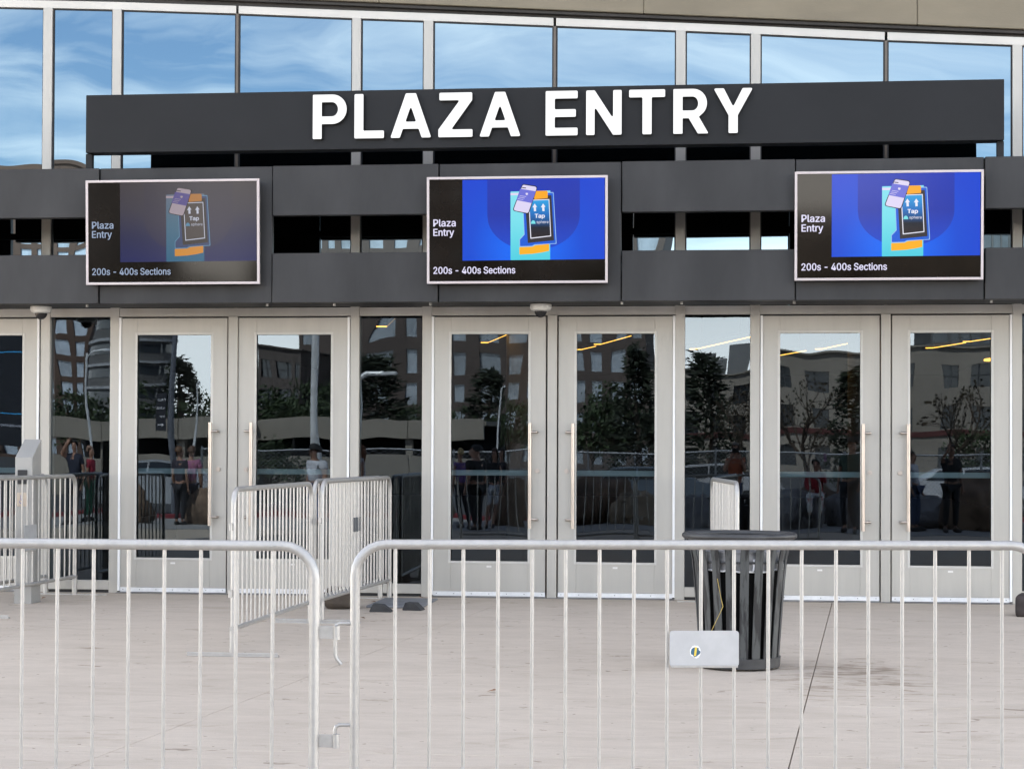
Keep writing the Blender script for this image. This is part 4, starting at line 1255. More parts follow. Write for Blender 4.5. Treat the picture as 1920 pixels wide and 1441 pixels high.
# trees ------------------------------------------------------------
def leaf_mesh(name, kind, seed):
    rnd = random.Random(seed)
    mb = MB()
    limbs = MB()
    if kind == 'pine':
        for k in range(240):
            h = rnd.uniform(0.12, 1.0)
            rad_ = 0.24*(1-h)**0.75*rnd.uniform(0.25,1.15) + 0.015
            a = rnd.uniform(0, 6.283)
            c = Vector((math.cos(a)*rad_, math.sin(a)*rad_, h))
            for j in range(10):
                p = c + Vector((rnd.gauss(0,0.022), rnd.gauss(0,0.022), rnd.gauss(0,0.02)))
                d = (Vector((math.cos(a),math.sin(a),rnd.uniform(-0.3,0.5))) + Vector((rnd.gauss(0,.5),rnd.gauss(0,.5),rnd.gauss(0,.3)))).normalized()
                s_ = d.cross(Vector((rnd.gauss(0,1),rnd.gauss(0,1),rnd.gauss(0,1)))).normalized()
                l_ = rnd.uniform(0.018,0.04)
                mb.add([p-s_*0.011, p+s_*0.011, p+d*l_*1.4], [(0,1,2)])
        limbs.tube([(0,0,0),(0.01,0,0.5),(0,0.005,0.95)], [0.022,0.013,0.003], 7)
        for k in range(18):
            h = 0.12+0.045*k; a = k*2.4; r_ = 0.2*(1-h)**0.75
            limbs.tube([(0,0,h),(math.cos(a)*r_, math.sin(a)*r_, h+0.05)], [0.006,0.002], 5)
    elif kind == 'leafy':
        tips = []
        for k in range(34):
            a = rnd.uniform(0,6.283); r_ = 0.36*math.sqrt(rnd.random()); h = 0.42+0.55*rnd.random()**0.8*(1-(r_/0.5)**2)
            tips.append(Vector((math.cos(a)*r_, math.sin(a)*r_, h)))
        for c in tips:
            for j in range(44):
                p = c + Vector((rnd.gauss(0,0.055), rnd.gauss(0,0.055), rnd.gauss(0,0.042)))
                n_ = Vector((rnd.gauss(0,1),rnd.gauss(0,1),rnd.gauss(0,1))).normalized()
                u = n_.orthogonal().normalized()*rnd.uniform(0.016,0.030); v = n_.cross(u)*0.6
                mb.add([p-u,p-v,p+u,p+v], [(0,1,2,3)])
        limbs.tube([(0,0,0),(0.012,0,0.2),(0,0,0.45)], [0.026,0.018,0.012], 8)
        for c in tips[:16]:
            limbs.tube([(0,0,0.3+0.1*rnd.random()), tuple(c*0.6+Vector((0,0,0.2))), tuple(c)], [0.009,0.006,0.002], 5)
    else:
        def br(p, d, l_, r_, dep):
            q = p + d*l_
            mid = (p+q)/2 + Vector((rnd.gauss(0,1),rnd.gauss(0,1),0))*l_*0.06
            limbs.tube([tuple(p), tuple(mid), tuple(q)], [r_, r_*0.8, r_*0.6], 5)
            if dep == 0:
                for j in range(2):
                    n_ = Vector((rnd.gauss(0,1),rnd.gauss(0,1),rnd.gauss(0,1))).normalized(); u = n_.orthogonal()*0.008; v = n_.cross(u)
                    mb.add([q-u,q-v,q+u,q+v], [(0,1,2,3)])
                return
            for j in range(3):
                nd = (d + Vector((rnd.gauss(0,.5),rnd.gauss(0,.5),rnd.gauss(0.12,.3)))).normalized()
                br(q if j else mid, nd, l_*0.68, r_*0.6, dep-1)
        br(Vector((0,0,0)), Vector((0.02,0,1)), 0.34, 0.02, 5)
    mt_ = {'pine': mat('pine_needles',(0.028,0.036,0.020),0.8,var=0.5,scale=1.3), 'leafy': mat('tree_leaves',(0.040,0.060,0.022),0.7,var=0.5,scale=1.3), 'bare': mat('dry_leaves',(0.05,0.038,0.02),0.8,var=0.4)}[kind]
    return limbs.mesh(name+'_trunk', mat('bark',(0.07,0.05,0.035),0.9,var=0.3,scale=5), smooth=True), mb.mesh(name+'_crown', mt_)
TM = {'pine': [leaf_mesh('pine','pine',k) for k in (1,2)], 'leafy': [leaf_mesh('leafy','leafy',k) for k in (3,4,5)], 'bare': [leaf_mesh('bare','bare',k) for k in (6,7)]}
def tree(px, pytop, L_, kind, label, wide=1.0, k=0):
    p = rf(px, pytop, L_)
    hgt = p.z + 0.45
    nm = {'pine':'pine_tree','leafy':'broadleaf_tree','bare':'bare_tree'}[kind]
    root = empty(nm, (p.x, p.y, -0.5), label, 'tree', 'trees across the street')
    tr_, cr_ = TM[kind][k % len(TM[kind])]
    for n_, me in (('trunk',tr_),('crown',cr_)):
        o = link_mesh(n_, me, root); o.scale = (hgt*wide, hgt*wide, hgt); o.rotation_euler = (0,0,(px*0.37) % 6.28)
TREES = [(120,715,76,'leafy',1.1,'dark leafy tree mirrored at the left of the first sidelight'),(182,730,80,'leafy',1.1,'dark leafy tree mirrored at the right of the first sidelight'),
 (278,712,72,'leafy',1.0,'leafy tree mirrored left of the sign pole in the first whole door'),(338,676,74,'pine',1.1,'ragged pine mirrored beside the sign pole in the first whole door'),(392,720,78,'leafy',1.0,'leafy tree mirrored by the handle of the first whole door'),
 (505,722,76,'leafy',1.0,'leafy tree mirrored at the left of the door behind the end-on barrier'),(562,702,82,'leafy',1.0,'tallest leafy tree mirrored in the door behind the end-on barrier'),(618,735,78,'leafy',0.9,'leafy tree mirrored at the right of the door behind the end-on barrier'),
 (712,664,72,'pine',1.2,'tall dark pine mirrored in the second sidelight'),(778,742,82,'leafy',0.9,'leafy tree mirrored at the right of the second sidelight'),
 (858,752,80,'leafy',0.9,'leafy tree mirrored at the left of the middle-left door'),(912,690,84,'pine',1.1,'pine mirrored behind the white lamp post in the middle-left door'),(968,745,80,'leafy',1.0,'leafy tree mirrored by the handle of the middle-left door'),
 (1100,724,80,'leafy',1.1,'leafy tree mirrored at the left of the middle-right door'),(1150,712,78,'leafy',1.1,'leafy tree mirrored at the centre of the middle-right door'),(1203,655,74,'pine',1.2,'tall pine mirrored at the right of the middle-right door'),
 (1322,655,70,'pine',1.25,'tall dark pine mirrored in the third sidelight beneath the white sky'),(1600,680,76,'pine',0.9,'pine mirrored by the handle in the left of the right-hand doors'),
 (1843,790,64,'leafy',1.1,'low leafy tree mirrored at the right of the rightmost door'),(1505,672,60,'bare',1.1,'bare tree mirrored in the left of the right-hand doors'),(1392,700,62,'bare',0.8,'bare tree mirrored at the right edge of the third sidelight'),
 (1790,688,60,'bare',1.1,'bare tree mirrored in the rightmost door'),(505,815,56,'leafy',1.3,'low bright green bush mirrored by the end-on barrier')]
for i, (px, py, L_, kd, wd, lb) in enumerate(TREES): tree(px, py, L_+(20 if px < 1000 and L_ > 60 else 0), kd, lb, wd, i)

# poles --------------------------------------------------------------
def pole(name, px, pytop, L_, r_, label, cat, c, arm=0):
    p = rf(px, pytop, L_)
    root = empty(name, (p.x,p.y,-0.5 if p.y < -24.3 else ZS), label, cat)
    zb = root.location.z
    m_ = mat('pole_'+name, c, 0.45, 0.3)
    MB().tube([(p.x,p.y,zb),(p.x,p.y,p.z)], [r_, r_*0.75], 12).build('shaft', m_, root, smooth=True)
    MB().lathe([(r_*2,0),(r_*2,0.05),(r_*1.2,0.12)], 12, (p.x,p.y,zb)).build('base', m_, root, smooth=True)
    if arm:
        MB().tube([(p.x,p.y,p.z-0.15),(p.x+arm*0.4,p.y,p.z+0.03),(p.x+arm,p.y,p.z+0.06)], r_*0.5, 8).build('arm', m_, root, smooth=True)
        MB().box(p.x+arm*0.95, p.x+arm*1.5, p.y-0.12, p.y+0.12, p.z+0.0, p.z+0.09).build('lamp_head', m_, root, bevel=0.02)
    return root, p
pole('street_lamp', 932, 726, 62, 0.045, 'thin white lamp post mirrored in the middle-left door', 'lamp post', (0.75,0.75,0.75), 0.12)
pole('street_lamp', 364, 718, 62, 0.05, 'thin white post mirrored at the right of the first whole door', 'lamp post', (0.75,0.75,0.75), 0.1)
pole('street_lamp', 590, 560, 44, 0.085, 'thick grey lamp post mirrored in the door behind the end-on barrier', 'lamp post', (0.22,0.24,0.28), 1.2)
pole('street_lamp', 684, 700, 46, 0.12, 'grey lamp post with curved arm mirrored in the second sidelight', 'lamp post', (0.25,0.28,0.32), 0.5)
pole('street_lamp', 172, 655, 60, 0.06, 'grey lamp post mirrored in the first sidelight', 'lamp post', (0.3,0.32,0.35), 0.5)
rt, p = pole('sign_pole', 327, 560, 44, 0.085, 'grey pole with a dark PUBLIC ACCESS WAY sign mirrored in the first whole door', 'sign', (0.16,0.17,0.20))
za_, zb_ = rf(318,810,44).z, rf(318,738,44).z
xs0 = p.x-0.34
MB().box(xs0, xs0+0.26, p.y+0.09, p.y+0.12, za_, zb_).build('sign_board', mat('dark_sign_board',(0.02,0.022,0.03),0.5), rt, bevel=0.004)
M_SIGNW = mat('sign_white',(0.7,0.7,0.72),0.5)
for s_, fz, wd in (('PUBLIC',0.80,0.20),('ACCESS',0.58,0.22),('WAY',0.36,0.14)):
    me = text_mesh('lettering', s_, 1.0, 0.02)
    xs_ = [v.co.x for v in me.vertices]; k_ = wd/(max(xs_)-min(xs_))
    me.transform(Matrix.Translation(Vector((xs0+0.24, p.y+0.1225, za_+(zb_-za_)*fz))-OFF[rt.name]) @ Matrix.Rotation(R(180),4,'Z') @ Matrix.Rotation(R(90),4,'X') @ Matrix.Diagonal((k_,0.1,1,1)) @ Matrix.Translation((-min(xs_),0,0)))
    me.materials.append(M_SIGNW); link_mesh('lettering', me, rt)
zz = za_+(zb_-za_)*0.17
MB().prism([(xs0+0.05,p.y+0.1205,zz-0.012),(xs0+0.05,p.y+0.1205,zz+0.012),(xs0+0.16,p.y+0.1205,zz+0.012),(xs0+0.16,p.y+0.1205,zz+0.045),(xs0+0.22,p.y+0.1205,zz),(xs0+0.16,p.y+0.1205,zz-0.045),(xs0+0.16,p.y+0.1205,zz-0.012)], (0,0.002,0)).build('arrow', M_SIGNW, rt)
# dark digital board with parking wording
a, b_ = rf(-110,560,46), rf(44,840,46)
rt = empty('sign_board', ((a.x+b_.x)/2, a.y, ZS-0.3), 'dark digital board with blue lines and PARKING lettering mirrored at the left edge', 'sign')
MB().box(min(a.x,b_.x), max(a.x,b_.x), a.y-0.2, a.y, b_.z, a.z).build('board', mat('dark_board',(0.012,0.014,0.022),0.4), rt, bevel=0.01)
for xx in (min(a.x,b_.x)+0.2, max(a.x,b_.x)-0.2):
    MB().box(xx-0.05,xx+0.05,a.y-0.15,a.y-0.05,-0.5,b_.z-0.001).build('leg', M_POST, rt)
M_CY = emit('cyan_line_light',(60,190,255),5.0)
for py in (663, 774):
    z_ = rf(0,py,46).z; MB().box(min(a.x,b_.x)+0.05,max(a.x,b_.x)-0.05,a.y+0.001,a.y+0.006,z_-0.012,z_+0.012).build('light_line', M_CY, rt)
p = rf(30,802,46)
for s_, xo, wd in (('P',0.06,0.07),('PARKING',-0.05,0.52)):
    me = text_mesh('lettering', s_, 1.0, 0.02)
    xs_ = [v.co.x for v in me.vertices]; k_ = wd/(max(xs_)-min(xs_))
    me.transform(Matrix.Translation(Vector((p.x+xo, a.y+0.003, p.z))-OFF[rt.name]) @ Matrix.Rotation(R(180),4,'Z') @ Matrix.Rotation(R(90),4,'X') @ Matrix.Diagonal((k_,0.125,1,1)) @ Matrix.Translation((-min(xs_),0,0)))
    me.materials.append(emit('white_line_light',(235,235,245),3.0)); link_mesh('lettering', me, rt)

# chain-link fence -----------------------------------------------------
YF_ = -27.0
fz0, fz1 = -0.5, 1.30
fr_ = empty('chain_link_fence', (-2, YF_, fz0), 'grey chain-link fence behind the boulders, mirrored in the doors', 'fence')
xa, xb = -12.5, 8.5
M_WIRE = mat('fence_wire',(0.20,0.21,0.23),0.5,0.5)
k = xa
wires = MB()
def wire(x0, z0, x1, z1, y):
    t = Vector((x1-x0,0,z1-z0)).normalized(); n_ = Vector((-t.z,0,t.x))*0.0032
    wires.add([(x0-n_.x,y,z0-n_.z),(x0+n_.x,y,z0+n_.z),(x1+n_.x,y,z1+n_.z),(x1-n_.x,y,z1-n_.z)], [(0,1,2,3)])
st = 0.10; hh = fz1-fz0
for k in range(int((xb-xa+hh)/st)):
    x = xa - hh + k*st
    for sgn in (0, 1):
        p0, p1 = (x, x+hh) if not sgn else (x+hh, x)
        # clip to the fence length
        q0, q1 = Vector((p0,fz0,0)), Vector((p1,fz1,0))
        t0, t1 = 0.0, 1.0
        dx_ = q1.x-q0.x
        ta, tb = (xa-q0.x)/dx_, (xb-q0.x)/dx_
        t0, t1 = max(0,min(ta,tb)), min(1,max(ta,tb))
        if t1 > t0: wire(q0.x+dx_*t0, fz0+hh*t0, q0.x+dx_*t1, fz0+hh*t1, YF_+0.004*sgn)
wo = wires.build('wire_mesh', M_WIRE, fr_); wo['kind'] = 'stuff'
x = xa
while x <= xb+0.01:
    MB().tube([(x,YF_-0.04,fz0),(x,YF_-0.04,fz1+0.06)], 0.03, 10).build('fence_post', M_WIRE, fr_, smooth=True); x += 3.0
MB().tube([(xa,YF_-0.04,fz1),(xb,YF_-0.04,fz1)], 0.022, 8).build('top_rail', M_WIRE, fr_, smooth=True)

# boulders ---------------------------------------------------------------
def boulder(px, w_, h_, L_, seed, label, c):
    p = rf(px, 1000, L_)
    bm = bmesh.new(); bmesh.ops.create_icosphere(bm, subdivisions=4, radius=1)
    for v in bm.verts:
        n_ = noise.noise(v.co*0.9+Vector((seed*7.1,0,0)))*0.35 + abs(noise.noise(v.co*1.9+Vector((seed*3.3,5,0))))*0.34 + noise.noise(v.co*5+Vector((seed,0,3)))*0.09
        d = v.co*(1+n_)
        v.co = Vector((d.x*w_/2, d.y*w_*0.4, max(0, (d.z*0.55+0.42))*h_))
    for f_ in bm.faces: f_.smooth = True
    me = bpy.data.meshes.new('boulder'); bm.to_mesh(me); bm.free()
    me.materials.append(mat('rock_'+c, {'brown':(0.17,0.115,0.08),'grey':(0.21,0.20,0.20),'tan':(0.29,0.22,0.15)}[c], 0.9, var=0.5, scale=2.5, bump=0.5, bscale=14))
    o = link_mesh('boulder', me); o.location = (p.x,p.y,ZS-0.02); tag(o, label, 'boulder', 'boulders along the pavement')
BO = [(262,0.6,0.8,38,'brown boulder mirrored at the left of the first whole door','brown'),(385,0.7,0.75,38,'brown boulder mirrored by the handle of the first whole door','brown'),
 (800,0.9,0.75,38.5,'tan boulder mirrored at the edge of the second sidelight','tan'),(958,0.8,1.0,38,'tall brown boulder mirrored by the handle of the middle-left door','brown'),
 (1120,1.7,1.05,39,'broad dark brown boulder mirrored in the middle-right door','brown'),(1200,1.0,0.72,38,'tan boulder mirrored at the right of the middle-right door','tan'),
 (1305,0.9,0.62,38,'grey boulder mirrored low in the third sidelight','grey'),(1480,1.2,0.72,37.6,'grey boulder mirrored at the left of the right-hand doors','grey'),(1535,1.3,0.78,39.5,'brown boulder mirrored under the seated person','brown'),(1595,0.9,0.80,38,'grey boulder mirrored by the handle, right of the seated person','grey'),
 (1735,1.0,0.62,39,'grey boulder mirrored at the left of the rightmost door','grey'),(1835,1.2,1.1,38,'tall brown boulder mirrored at the right of the rightmost door','brown')]
for i, (px, w_, h_, L_, lb, c) in enumerate(BO): boulder(px, w_, h_, L_, i+1, lb, c)

# parked cars behind the fence ----------------------------------------------
def car(px, L_, c, label):
    p = rf(px, 900, L_)
    root = empty('parked_car', (p.x, p.y, -0.5), label, 'car', 'cars parked beyond the fence')
    prof = [(-2.2,0.35),(-2.25,0.75),(-1.9,0.92),(-1.25,0.98),(-0.75,1.42),(0.75,1.45),(1.45,1.0),(2.1,0.88),(2.25,0.6),(2.2,0.35)]
    b_ = MB()
    n_ = 9; ws = [-0.86,-0.82,-0.62,0,0.62,0.82,0.86]
    rows = []
    for iy, yy in enumerate(ws):
        ins = (1-abs(yy)/0.86)
        row = []
        for (x, z) in prof:
            pinch = 0.16*max(0, (z-0.95)/0.5)
            row.append((x*(0.985 if abs(yy) > 0.84 else 1), yy*(1-pinch), z-(0.03 if abs(yy) > 0.8 and z > 0.9 else 0)))
        rows.append(row)
    v_ = [q for r_ in rows for q in r_]; k_ = len(prof); f_ = []
    for i in range(len(ws)-1):
        for j in range(k_-1): f_.append((i*k_+j, i*k_+j+1, (i+1)*k_+j+1, (i+1)*k_+j))
        f_.append((i*k_+k_-1, i*k_, (i+1)*k_, (i+1)*k_+k_-1))
    f_.append(tuple(range(k_))); f_.append(tuple((len(ws)-1)*k_+j for j in range(k_))[::-1])
    MB().add(v_, f_).build('body', mat('car_paint_'+label[:5].strip(), c, 0.25, 0.2, 0.05), root, local=True, smooth=True, bevel=0.02)
    gm = mat('car_glass',(0.015,0.018,0.02),0.05,spec=0.8)
    for s_ in (-1, 1):
        y0 = s_*0.80
        MB().prism([(-1.15,y0,1.02),(-0.72,y0*0.90,1.36),(0.0,y0*0.90,1.38),(0.0,y0,1.02)], (0,s_*0.03,0)).build('side_window', gm, root, local=True)
        MB().prism([(0.06,y0,1.02),(0.06,y0*0.90,1.38),(0.70,y0*0.90,1.39),(1.25,y0,1.02)], (0,s_*0.03,0)).build('side_window', gm, root, local=True)
        for x in (-1.4, 1.35):
            wh = MB().tube([(x,s_*0.66,0.33),(x,s_*0.88,0.33)], 0.33, 20).build('wheel', M_BLACK, root, local=True, smooth=True)
            MB().tube([(x,s_*0.881,0.33),(x,s_*0.895,0.33)], 0.20, 14).build('rim', mat('car_rim',(0.5,0.5,0.5),0.3,0.8), wh, local=True)
    for s_ in (-0.62, 0.62):
        MB().box(-2.27,-2.2,s_-0.16,s_+0.16,0.66,0.78).build('tail_lamp', mat('tail_red',(0.35,0.02,0.02),0.3), root, local=True, bevel=0.01)
        MB().box(2.17,2.26,s_-0.18,s_+0.18,0.62,0.74).build('headlight', mat('lamp_clear',(0.6,0.6,0.6),0.1), root, local=True, bevel=0.01)
car(1200, 54, (0.10,0.13,0.17), 'dark blue car mirrored beyond the fence in the middle-right door')
car(1320, 56, (0.5,0.5,0.52), 'silver car mirrored beyond the fence in the third sidelight')
car(1800, 55, (0.55,0.55,0.57), 'pale silver car mirrored beyond the fence in the rightmost door')
car(300, 56, (0.4,0.41,0.43), 'grey car mirrored beyond the fence in the first whole door')

# people ---------------------------------------------------------------------
def skin_mesh(name, verts, edges, radii, root_i, m_, sub=1):
    me = bpy.data.meshes.new(name); me.from_pydata(verts, edges, [])
    o = bpy.data.objects.new(name, me); col.objects.link(o)
    md = o.modifiers.new('skin', 'SKIN'); md.use_smooth_shade = True
    for i, r_ in enumerate(radii):
        sv = me.skin_vertices[0].data[i]
        sv.radius = (r_ if isinstance(r_, tuple) else (r_, r_)); sv.use_root = (i == root_i)
    sb = o.modifiers.new('sub', 'SUBSURF'); sb.levels = sub; sb.render_levels = sub
    dg = bpy.context.evaluated_depsgraph_get(); dg.update()
    new = bpy.data.meshes.new_from_object(o.evaluated_get(dg))
    bpy.data.objects.remove(o); bpy.data.meshes.remove(me)
    new.name = name; new.materials.clear(); new.materials.append(m_)
    for p in new.polygons: p.use_smooth = True
    return new
def person(px, L_, head_py, label, shirt, legs, hair, face=0, sit=0.0, larm='down', rarm='down', longhair=False, shorts=False, skin=(0.36,0.20,0.14), loc=None, dots=None, sleeves=0.5, skirt=False, hat=False):
    """face: direction looked at, degrees, 0 = towards the doors"""
    p = rf(px, 900, L_) if loc is None else loc
    root = empty('person', (p.x, p.y, ZS + sit), label, 'person', 'people outside the doors', R(face))
    topz = (rf(px, head_py, L_).z - ZS) if loc is None else 1.60
    S = max(0.88, min(1.06, (topz - sit + (0.41 if sit else 0))/1.72)) if loc is None else 0.93
    P = []; E_ = []; Rr = []
    def jn(pt, r_, par=None):
        P.append((pt[0]*S, pt[1]*S, pt[2]*S)); Rr.append(tuple(q*S for q in r_) if isinstance(r_, tuple) else r_*S)
        if par is not None: E_.append((par, len(P)-1))
        return len(P)-1
    dz = -0.90 if sit else 0     # seated: pelvis at seat level (root already lifted by sit)
    B = lambda x, y, z: (x, y, z+dz)
    pel = jn(B(0,0,0.95),(0.15,0.11)); wa = jn(B(0,0.005,1.08),(0.125,0.09),pel); ch = jn(B(0,0.01,1.27),(0.155,0.105),wa)
    nb = jn(B(0,0,1.43),(0.075,0.065),ch); nk = jn(B(0,0.01,1.485),0.052,nb); hl = jn(B(0,0.035,1.55),(0.066,0.078),nk); hm = jn(B(0,0.02,1.625),(0.077,0.092),hl); ht = jn(B(0,0.005,1.69),(0.062,0.07),hm)
    jn(B(0,0.125,1.59),0.012,hm)   # nose
    arms = {}
    for s_, pose in ((-1,larm),(1,rarm)):
        sh = jn(B(s_*0.165,0,1.385),0.062,ch)
        if pose == 'down': el, wr, hd = (s_*0.215,-0.02,1.11),(s_*0.225,0.05,0.87),(s_*0.222,0.075,0.79)
        elif pose == 'face': el, wr, hd = (s_*0.235,0.14,1.18),(s_*0.11,0.22,1.42),(s_*0.075,0.185,1.50)
        elif pose == 'phone': el, wr, hd = (s_*0.24,0.16,1.22),(s_*0.14,0.30,1.45),(s_*0.12,0.31,1.53)
        elif pose == 'up': el, wr, hd = (s_*0.25,0.12,1.42),(s_*0.13,0.16,1.62),(s_*0.09,0.14,1.69)
        elif pose == 'lap': el, wr, hd = (s_*0.23,0.06,1.13),(s_*0.13,0.27,1.03),(s_*0.09,0.33,1.02)
        else: el, wr, hd = (s_*0.235,0.05,1.13),(s_*0.16,0.26,1.10),(s_*0.11,0.32,1.11)
        e = jn(B(*el),0.042,sh); w_ = jn(B(*wr),0.028,e); h = jn(B(*hd),(0.034,0.02),w_)
        d = (Vector(hd)-Vector(wr)).normalized(); sd_ = d.cross(Vector((0,1,0.2))).normalized()
        for k in range(4):
            o_ = sd_*(0.024-0.016*k); ln_ = (0.075,0.085,0.08,0.06)[k]
            f1 = jn(B(*(Vector(hd)+o_+d*0.035+Vector((0,0.006,0)))),0.009,h); jn(B(*(Vector(hd)+o_*1.05+d*ln_+Vector((0,0.02,0)))),0.0075,f1)
        t1 = jn(B(*(Vector(hd)+sd_*0.042+d*0.0)),0.010,h); jn(B(*(Vector(hd)+sd_*0.058+d*0.035)),0.008,t1)
        arms[s_] = (B(s_*0.165,0,1.385),B(*el),B(*wr),B(*hd))
    legp = {}
    for s_ in (-1, 1):
        if sit:
            hp, kn, an, to = B(s_*0.095,0.02,0.90),B(s_*0.15,0.43,0.93),B(s_*0.13,0.46,0.93-0.43),B(s_*0.15,0.60,0.93-0.47)
        else:
            hp, kn, an, to = B(s_*0.09,0,0.88),B(s_*0.10,0.03,0.49),B(s_*0.10,-0.01,0.085),B(s_*0.12,0.13,0.035)
        a = jn(hp,0.088,pel); k_ = jn(kn,0.058,a); n_ = jn(an,0.038,k_); jn(to,(0.04,0.028),n_)
        legp[s_] = (hp,kn,an,to)
    body = skin_mesh('body', P, E_, Rr, pel, mat('skin_%d' % int(skin[0]*100), skin, 0.55, var=0.06), 1)
    link_mesh('body', body, root)
    def cloth(name, pts, eds, rad_, ri, m_):
        link_mesh(name, skin_mesh(name, [tuple(c*S for c in q) for q in pts], eds, [tuple(c*S for c in r_) if isinstance(r_, tuple) else r_*S for r_ in rad_], ri, m_, 1), root)
    mS = mat('shirt_%02d%02d%02d' % tuple(int(c*99) for c in shirt), shirt, 0.8, var=0.2, scale=8) if dots is None else mat('dotted_cloth_'+label[:8], shirt, 0.8, c2=dots, scale=38, lo=0.36, hi=0.40, detail=1)
    pts = [B(0,0,0.93),B(0,0.005,1.08),B(0,0.01,1.27),B(0,0,1.40)]; rd = [(0.172,0.13),(0.145,0.11),(0.172,0.122),(0.10,0.085)]; ed = [(0,1),(1,2),(2,3)]
    for s_ in (-1, 1):
        s0, e0, w0, h0_ = arms[s_]
        i = len(pts); pts.append(s0); rd.append(0.078); ed.append((2,i))
        m_ = tuple(Vector(s0).lerp(Vector(e0), min(1,sleeves*1.2))); pts.append(m_); rd.append(0.062); ed.append((i,i+1))
        if sleeves > 0.9:
            pts.append(tuple(Vector(e0).lerp(Vector(w0),0.9))); rd.append(0.042); ed.append((i+1,i+2))
    cloth('shirt', pts, ed, rd, 0, mS)
    mL = mat('legs_%02d%02d%02d' % tuple(int(c*99) for c in legs), legs, 0.8, var=0.2, scale=8) if not (sit and dots is not None) else mat('flowered_trousers', (0.75,0.74,0.72), 0.8, c2=(0.45,0.05,0.06), scale=13, lo=0.38, hi=0.41, detail=1)
    pts = [B(0,0,0.96)]; rd = [(0.168,0.128)]; ed = []
    for s_ in (-1, 1):
        hp, kn, an, to = legp[s_]
        i = len(pts); pts.append(hp); rd.append(0.108); ed.append((0,i)); pts.append(kn); rd.append(0.076 if not shorts else 0.09); ed.append((i,i+1))
        if not shorts: pts.append(tuple(Vector(kn).lerp(Vector(an),0.93))); rd.append(0.056); ed.append((i+1,i+2))
    cloth('trousers' if not shorts else 'shorts', pts, ed, rd, 0, mL)
    for s_ in (-1, 1):
        hp, kn, an, to = legp[s_]
        sh = MB(); a = Vector(an)*S; t = Vector(to)*S
        sh.tube([a+Vector((0,-0.05,-0.035)), a+Vector((0,0.02,-0.03)), t+Vector((0,-0.02,-0.004)), t+Vector((0,0.05,-0.01))], [0.035,0.046,0.044,0.022], 10)
        sh.build('shoe', mat('dark_shoes',(0.03,0.03,0.03),0.6), root, local=True, smooth=True)
    # hair: cap over the skull, long hair falls behind
    hb = bmesh.new(); bmesh.ops.create_uvsphere(hb, u_segments=20, v_segments=14, radius=1)
    hc = Vector(B(0,0.0,1.645))*S
    rem = [v for v in hb.verts if (v.co.y > 0.25 and v.co.z < 0.30) or v.co.z < (-0.55 if not longhair else -2)]
    bmesh.ops.delete(hb, geom=rem, context='VERTS')
    for v in hb.verts:
        c = v.co.copy()
        zz = c.z*0.095
        if longhair and c.z < 0.1 : zz -= (0.1-c.z)*0.24
        n_ = 1+0.06*noise.noise(c*5)
        v.co = Vector((c.x*0.093*n_, c.y*0.108*n_-0.004-(0.02 if c.z < 0 else 0), zz))*S + hc
    for f_ in hb.faces: f_.smooth = True
    me = bpy.data.meshes.new('hair'); hb.to_mesh(me); hb.free(); me.materials.append(mat('hair_%02d%02d' % (int(hair[0]*99),int(hair[1]*99)), hair, 0.6, var=0.3, scale=40)); link_mesh('hair', me, root)
    if hat:
        MB().lathe([(0.104*S,0),(0.10*S,0.05),(0.06*S,0.10),(0.005,0.112)], 20, tuple(hc+Vector((0,0,0.02)))).box(-0.07,0.07,0.08,0.19,hc.z+0.02,hc.z+0.032).build('cap', mat('black_cap',(0.015,0.015,0.016),0.7), root, local=True, smooth=True)
    ey = MB()
    for s_ in (-1, 1): ey.lathe([(0.002,-0.008),(0.010,0),(0.002,0.008)], 8, tuple(Vector(B(s_*0.031,0.103,1.625))*S))
    ey.build('eyes', mat('eye_dark',(0.02,0.015,0.012),0.2), root, local=True)
    return root, S, arms
person(0,0,0,'person photographing with a camera, bald with an orange tank top, mirrored in the third sidelight',(0.42,0.12,0.06),(0.10,0.11,0.16),(0.20,0.15,0.12),face=0,larm='face',rarm='face',loc=Vector((0.0,-17.78,0)),sleeves=0.12)
# the camera that person holds
cmr = empty('hand_camera', (0,-17.58,1.30), 'black camera held up to the eye of the photographer mirrored in the glass', 'camera')
MB().box(-0.065,0.065,-17.615,-17.575,1.285,1.365).build('body', M_BLACK, cmr, bevel=0.008)
MB().tube([(0,-17.5745,1.325),(0,-17.535,1.325)], 0.033, 18).build('lens', M_BLACK, cmr, smooth=True)
person(1525,37.5,845,'person seated on a boulder in red top and flowered white trousers, raising a phone',(0.30,0.02,0.03),(0.75,0.74,0.72),(0.02,0.015,0.012),face=6,sit=0.62,larm='lap',rarm='phone',sleeves=1.0,dots=(0.27,0.018,0.027))
ph = rf(1546,856,37.1); q = empty('phone', (ph.x,ph.y,ph.z), 'pink phone held up by the seated person', 'phone')
MB().box(ph.x-0.035,ph.x+0.035,ph.y-0.004,ph.y+0.004,ph.z-0.07,ph.z+0.07).build('case', mat('pink_phone',(0.5,0.3,0.42),0.4), q, bevel=0.006)
person(1782,36.5,832,'person all in black with a hand raised to the face in the rightmost door',(0.015,0.015,0.016),(0.015,0.015,0.016),(0.02,0.015,0.012),face=-15,larm='up',skin=(0.22,0.12,0.08))
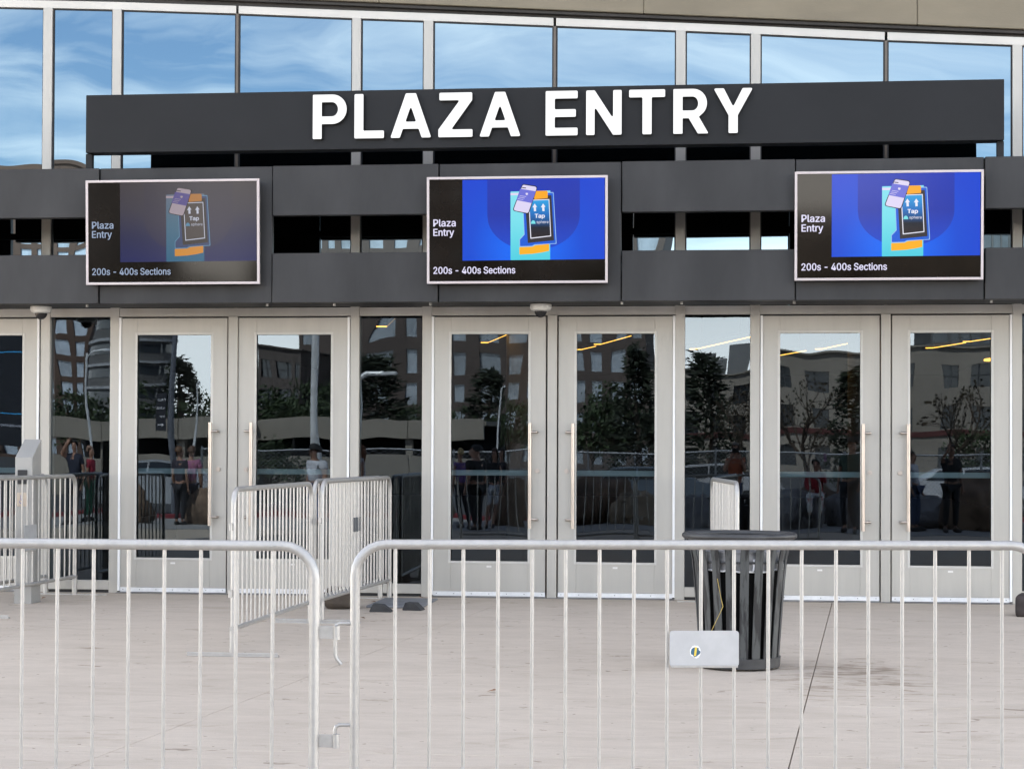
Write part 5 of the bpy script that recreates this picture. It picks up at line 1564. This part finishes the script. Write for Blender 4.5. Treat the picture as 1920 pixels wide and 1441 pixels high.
person(1711,37.5,862,'person in a white shirt half hidden by the stile of the rightmost door',(0.62,0.62,0.66),(0.06,0.08,0.14),(0.05,0.035,0.02),face=-60,sleeves=1.0)
person(1600,35.5,822,'person in a dark green shirt mirrored by the handle, right of the seated person',(0.05,0.08,0.06),(0.03,0.03,0.035),(0.02,0.015,0.012),face=20,hat=True)
person(690,36.0,838,'person with long auburn hair and a dotted white top in the second sidelight',(0.62,0.62,0.66),(0.04,0.05,0.10),(0.14,0.05,0.02),face=75,longhair=True,dots=(0.05,0.05,0.07),sleeves=0.15)
person(868,36.5,848,'person with short blond hair and a purple top, leftmost of the mirrored group',(0.20,0.12,0.34),(0.03,0.03,0.04),(0.42,0.30,0.14),face=150,sleeves=0.15)
person(894,36.0,836,'person with black hair and black t-shirt in the mirrored group',(0.014,0.014,0.016),(0.014,0.014,0.018),(0.012,0.010,0.010),face=120)
person(926,36.8,846,'person with long brown hair, black top and pale skirt in the mirrored group',(0.02,0.02,0.022),(0.55,0.56,0.60),(0.07,0.035,0.02),face=10,longhair=True,shorts=True,sleeves=0.15)
person(945,38.0,848,'person with long dark hair at the back of the mirrored group',(0.05,0.045,0.05),(0.10,0.12,0.18),(0.02,0.014,0.012),face=30,longhair=True,shorts=True)
person(129,36.5,828,'person in dark clothes with an arm raised, mirrored in the first sidelight',(0.02,0.025,0.045),(0.03,0.035,0.05),(0.02,0.015,0.012),face=10,larm='up')
person(166,37.0,836,'bald person in a red shirt mirrored in the first sidelight',(0.38,0.03,0.06),(0.06,0.22,0.14),(0.28,0.17,0.12),face=-80)
person(338,37.5,856,'person with piled-up brown hair and dark clothes mirrored in the first whole door',(0.04,0.035,0.05),(0.02,0.02,0.025),(0.12,0.06,0.03),face=200)
person(360,38.0,862,'person in a pink top mirrored in the first whole door',(0.42,0.16,0.28),(0.03,0.03,0.05),(0.10,0.05,0.03),face=170)
person(588,37.5,858,'person in a white shirt and cap mirrored behind the end-on barrier',(0.62,0.63,0.68),(0.10,0.16,0.35),(0.03,0.02,0.02),face=40,hat=True)
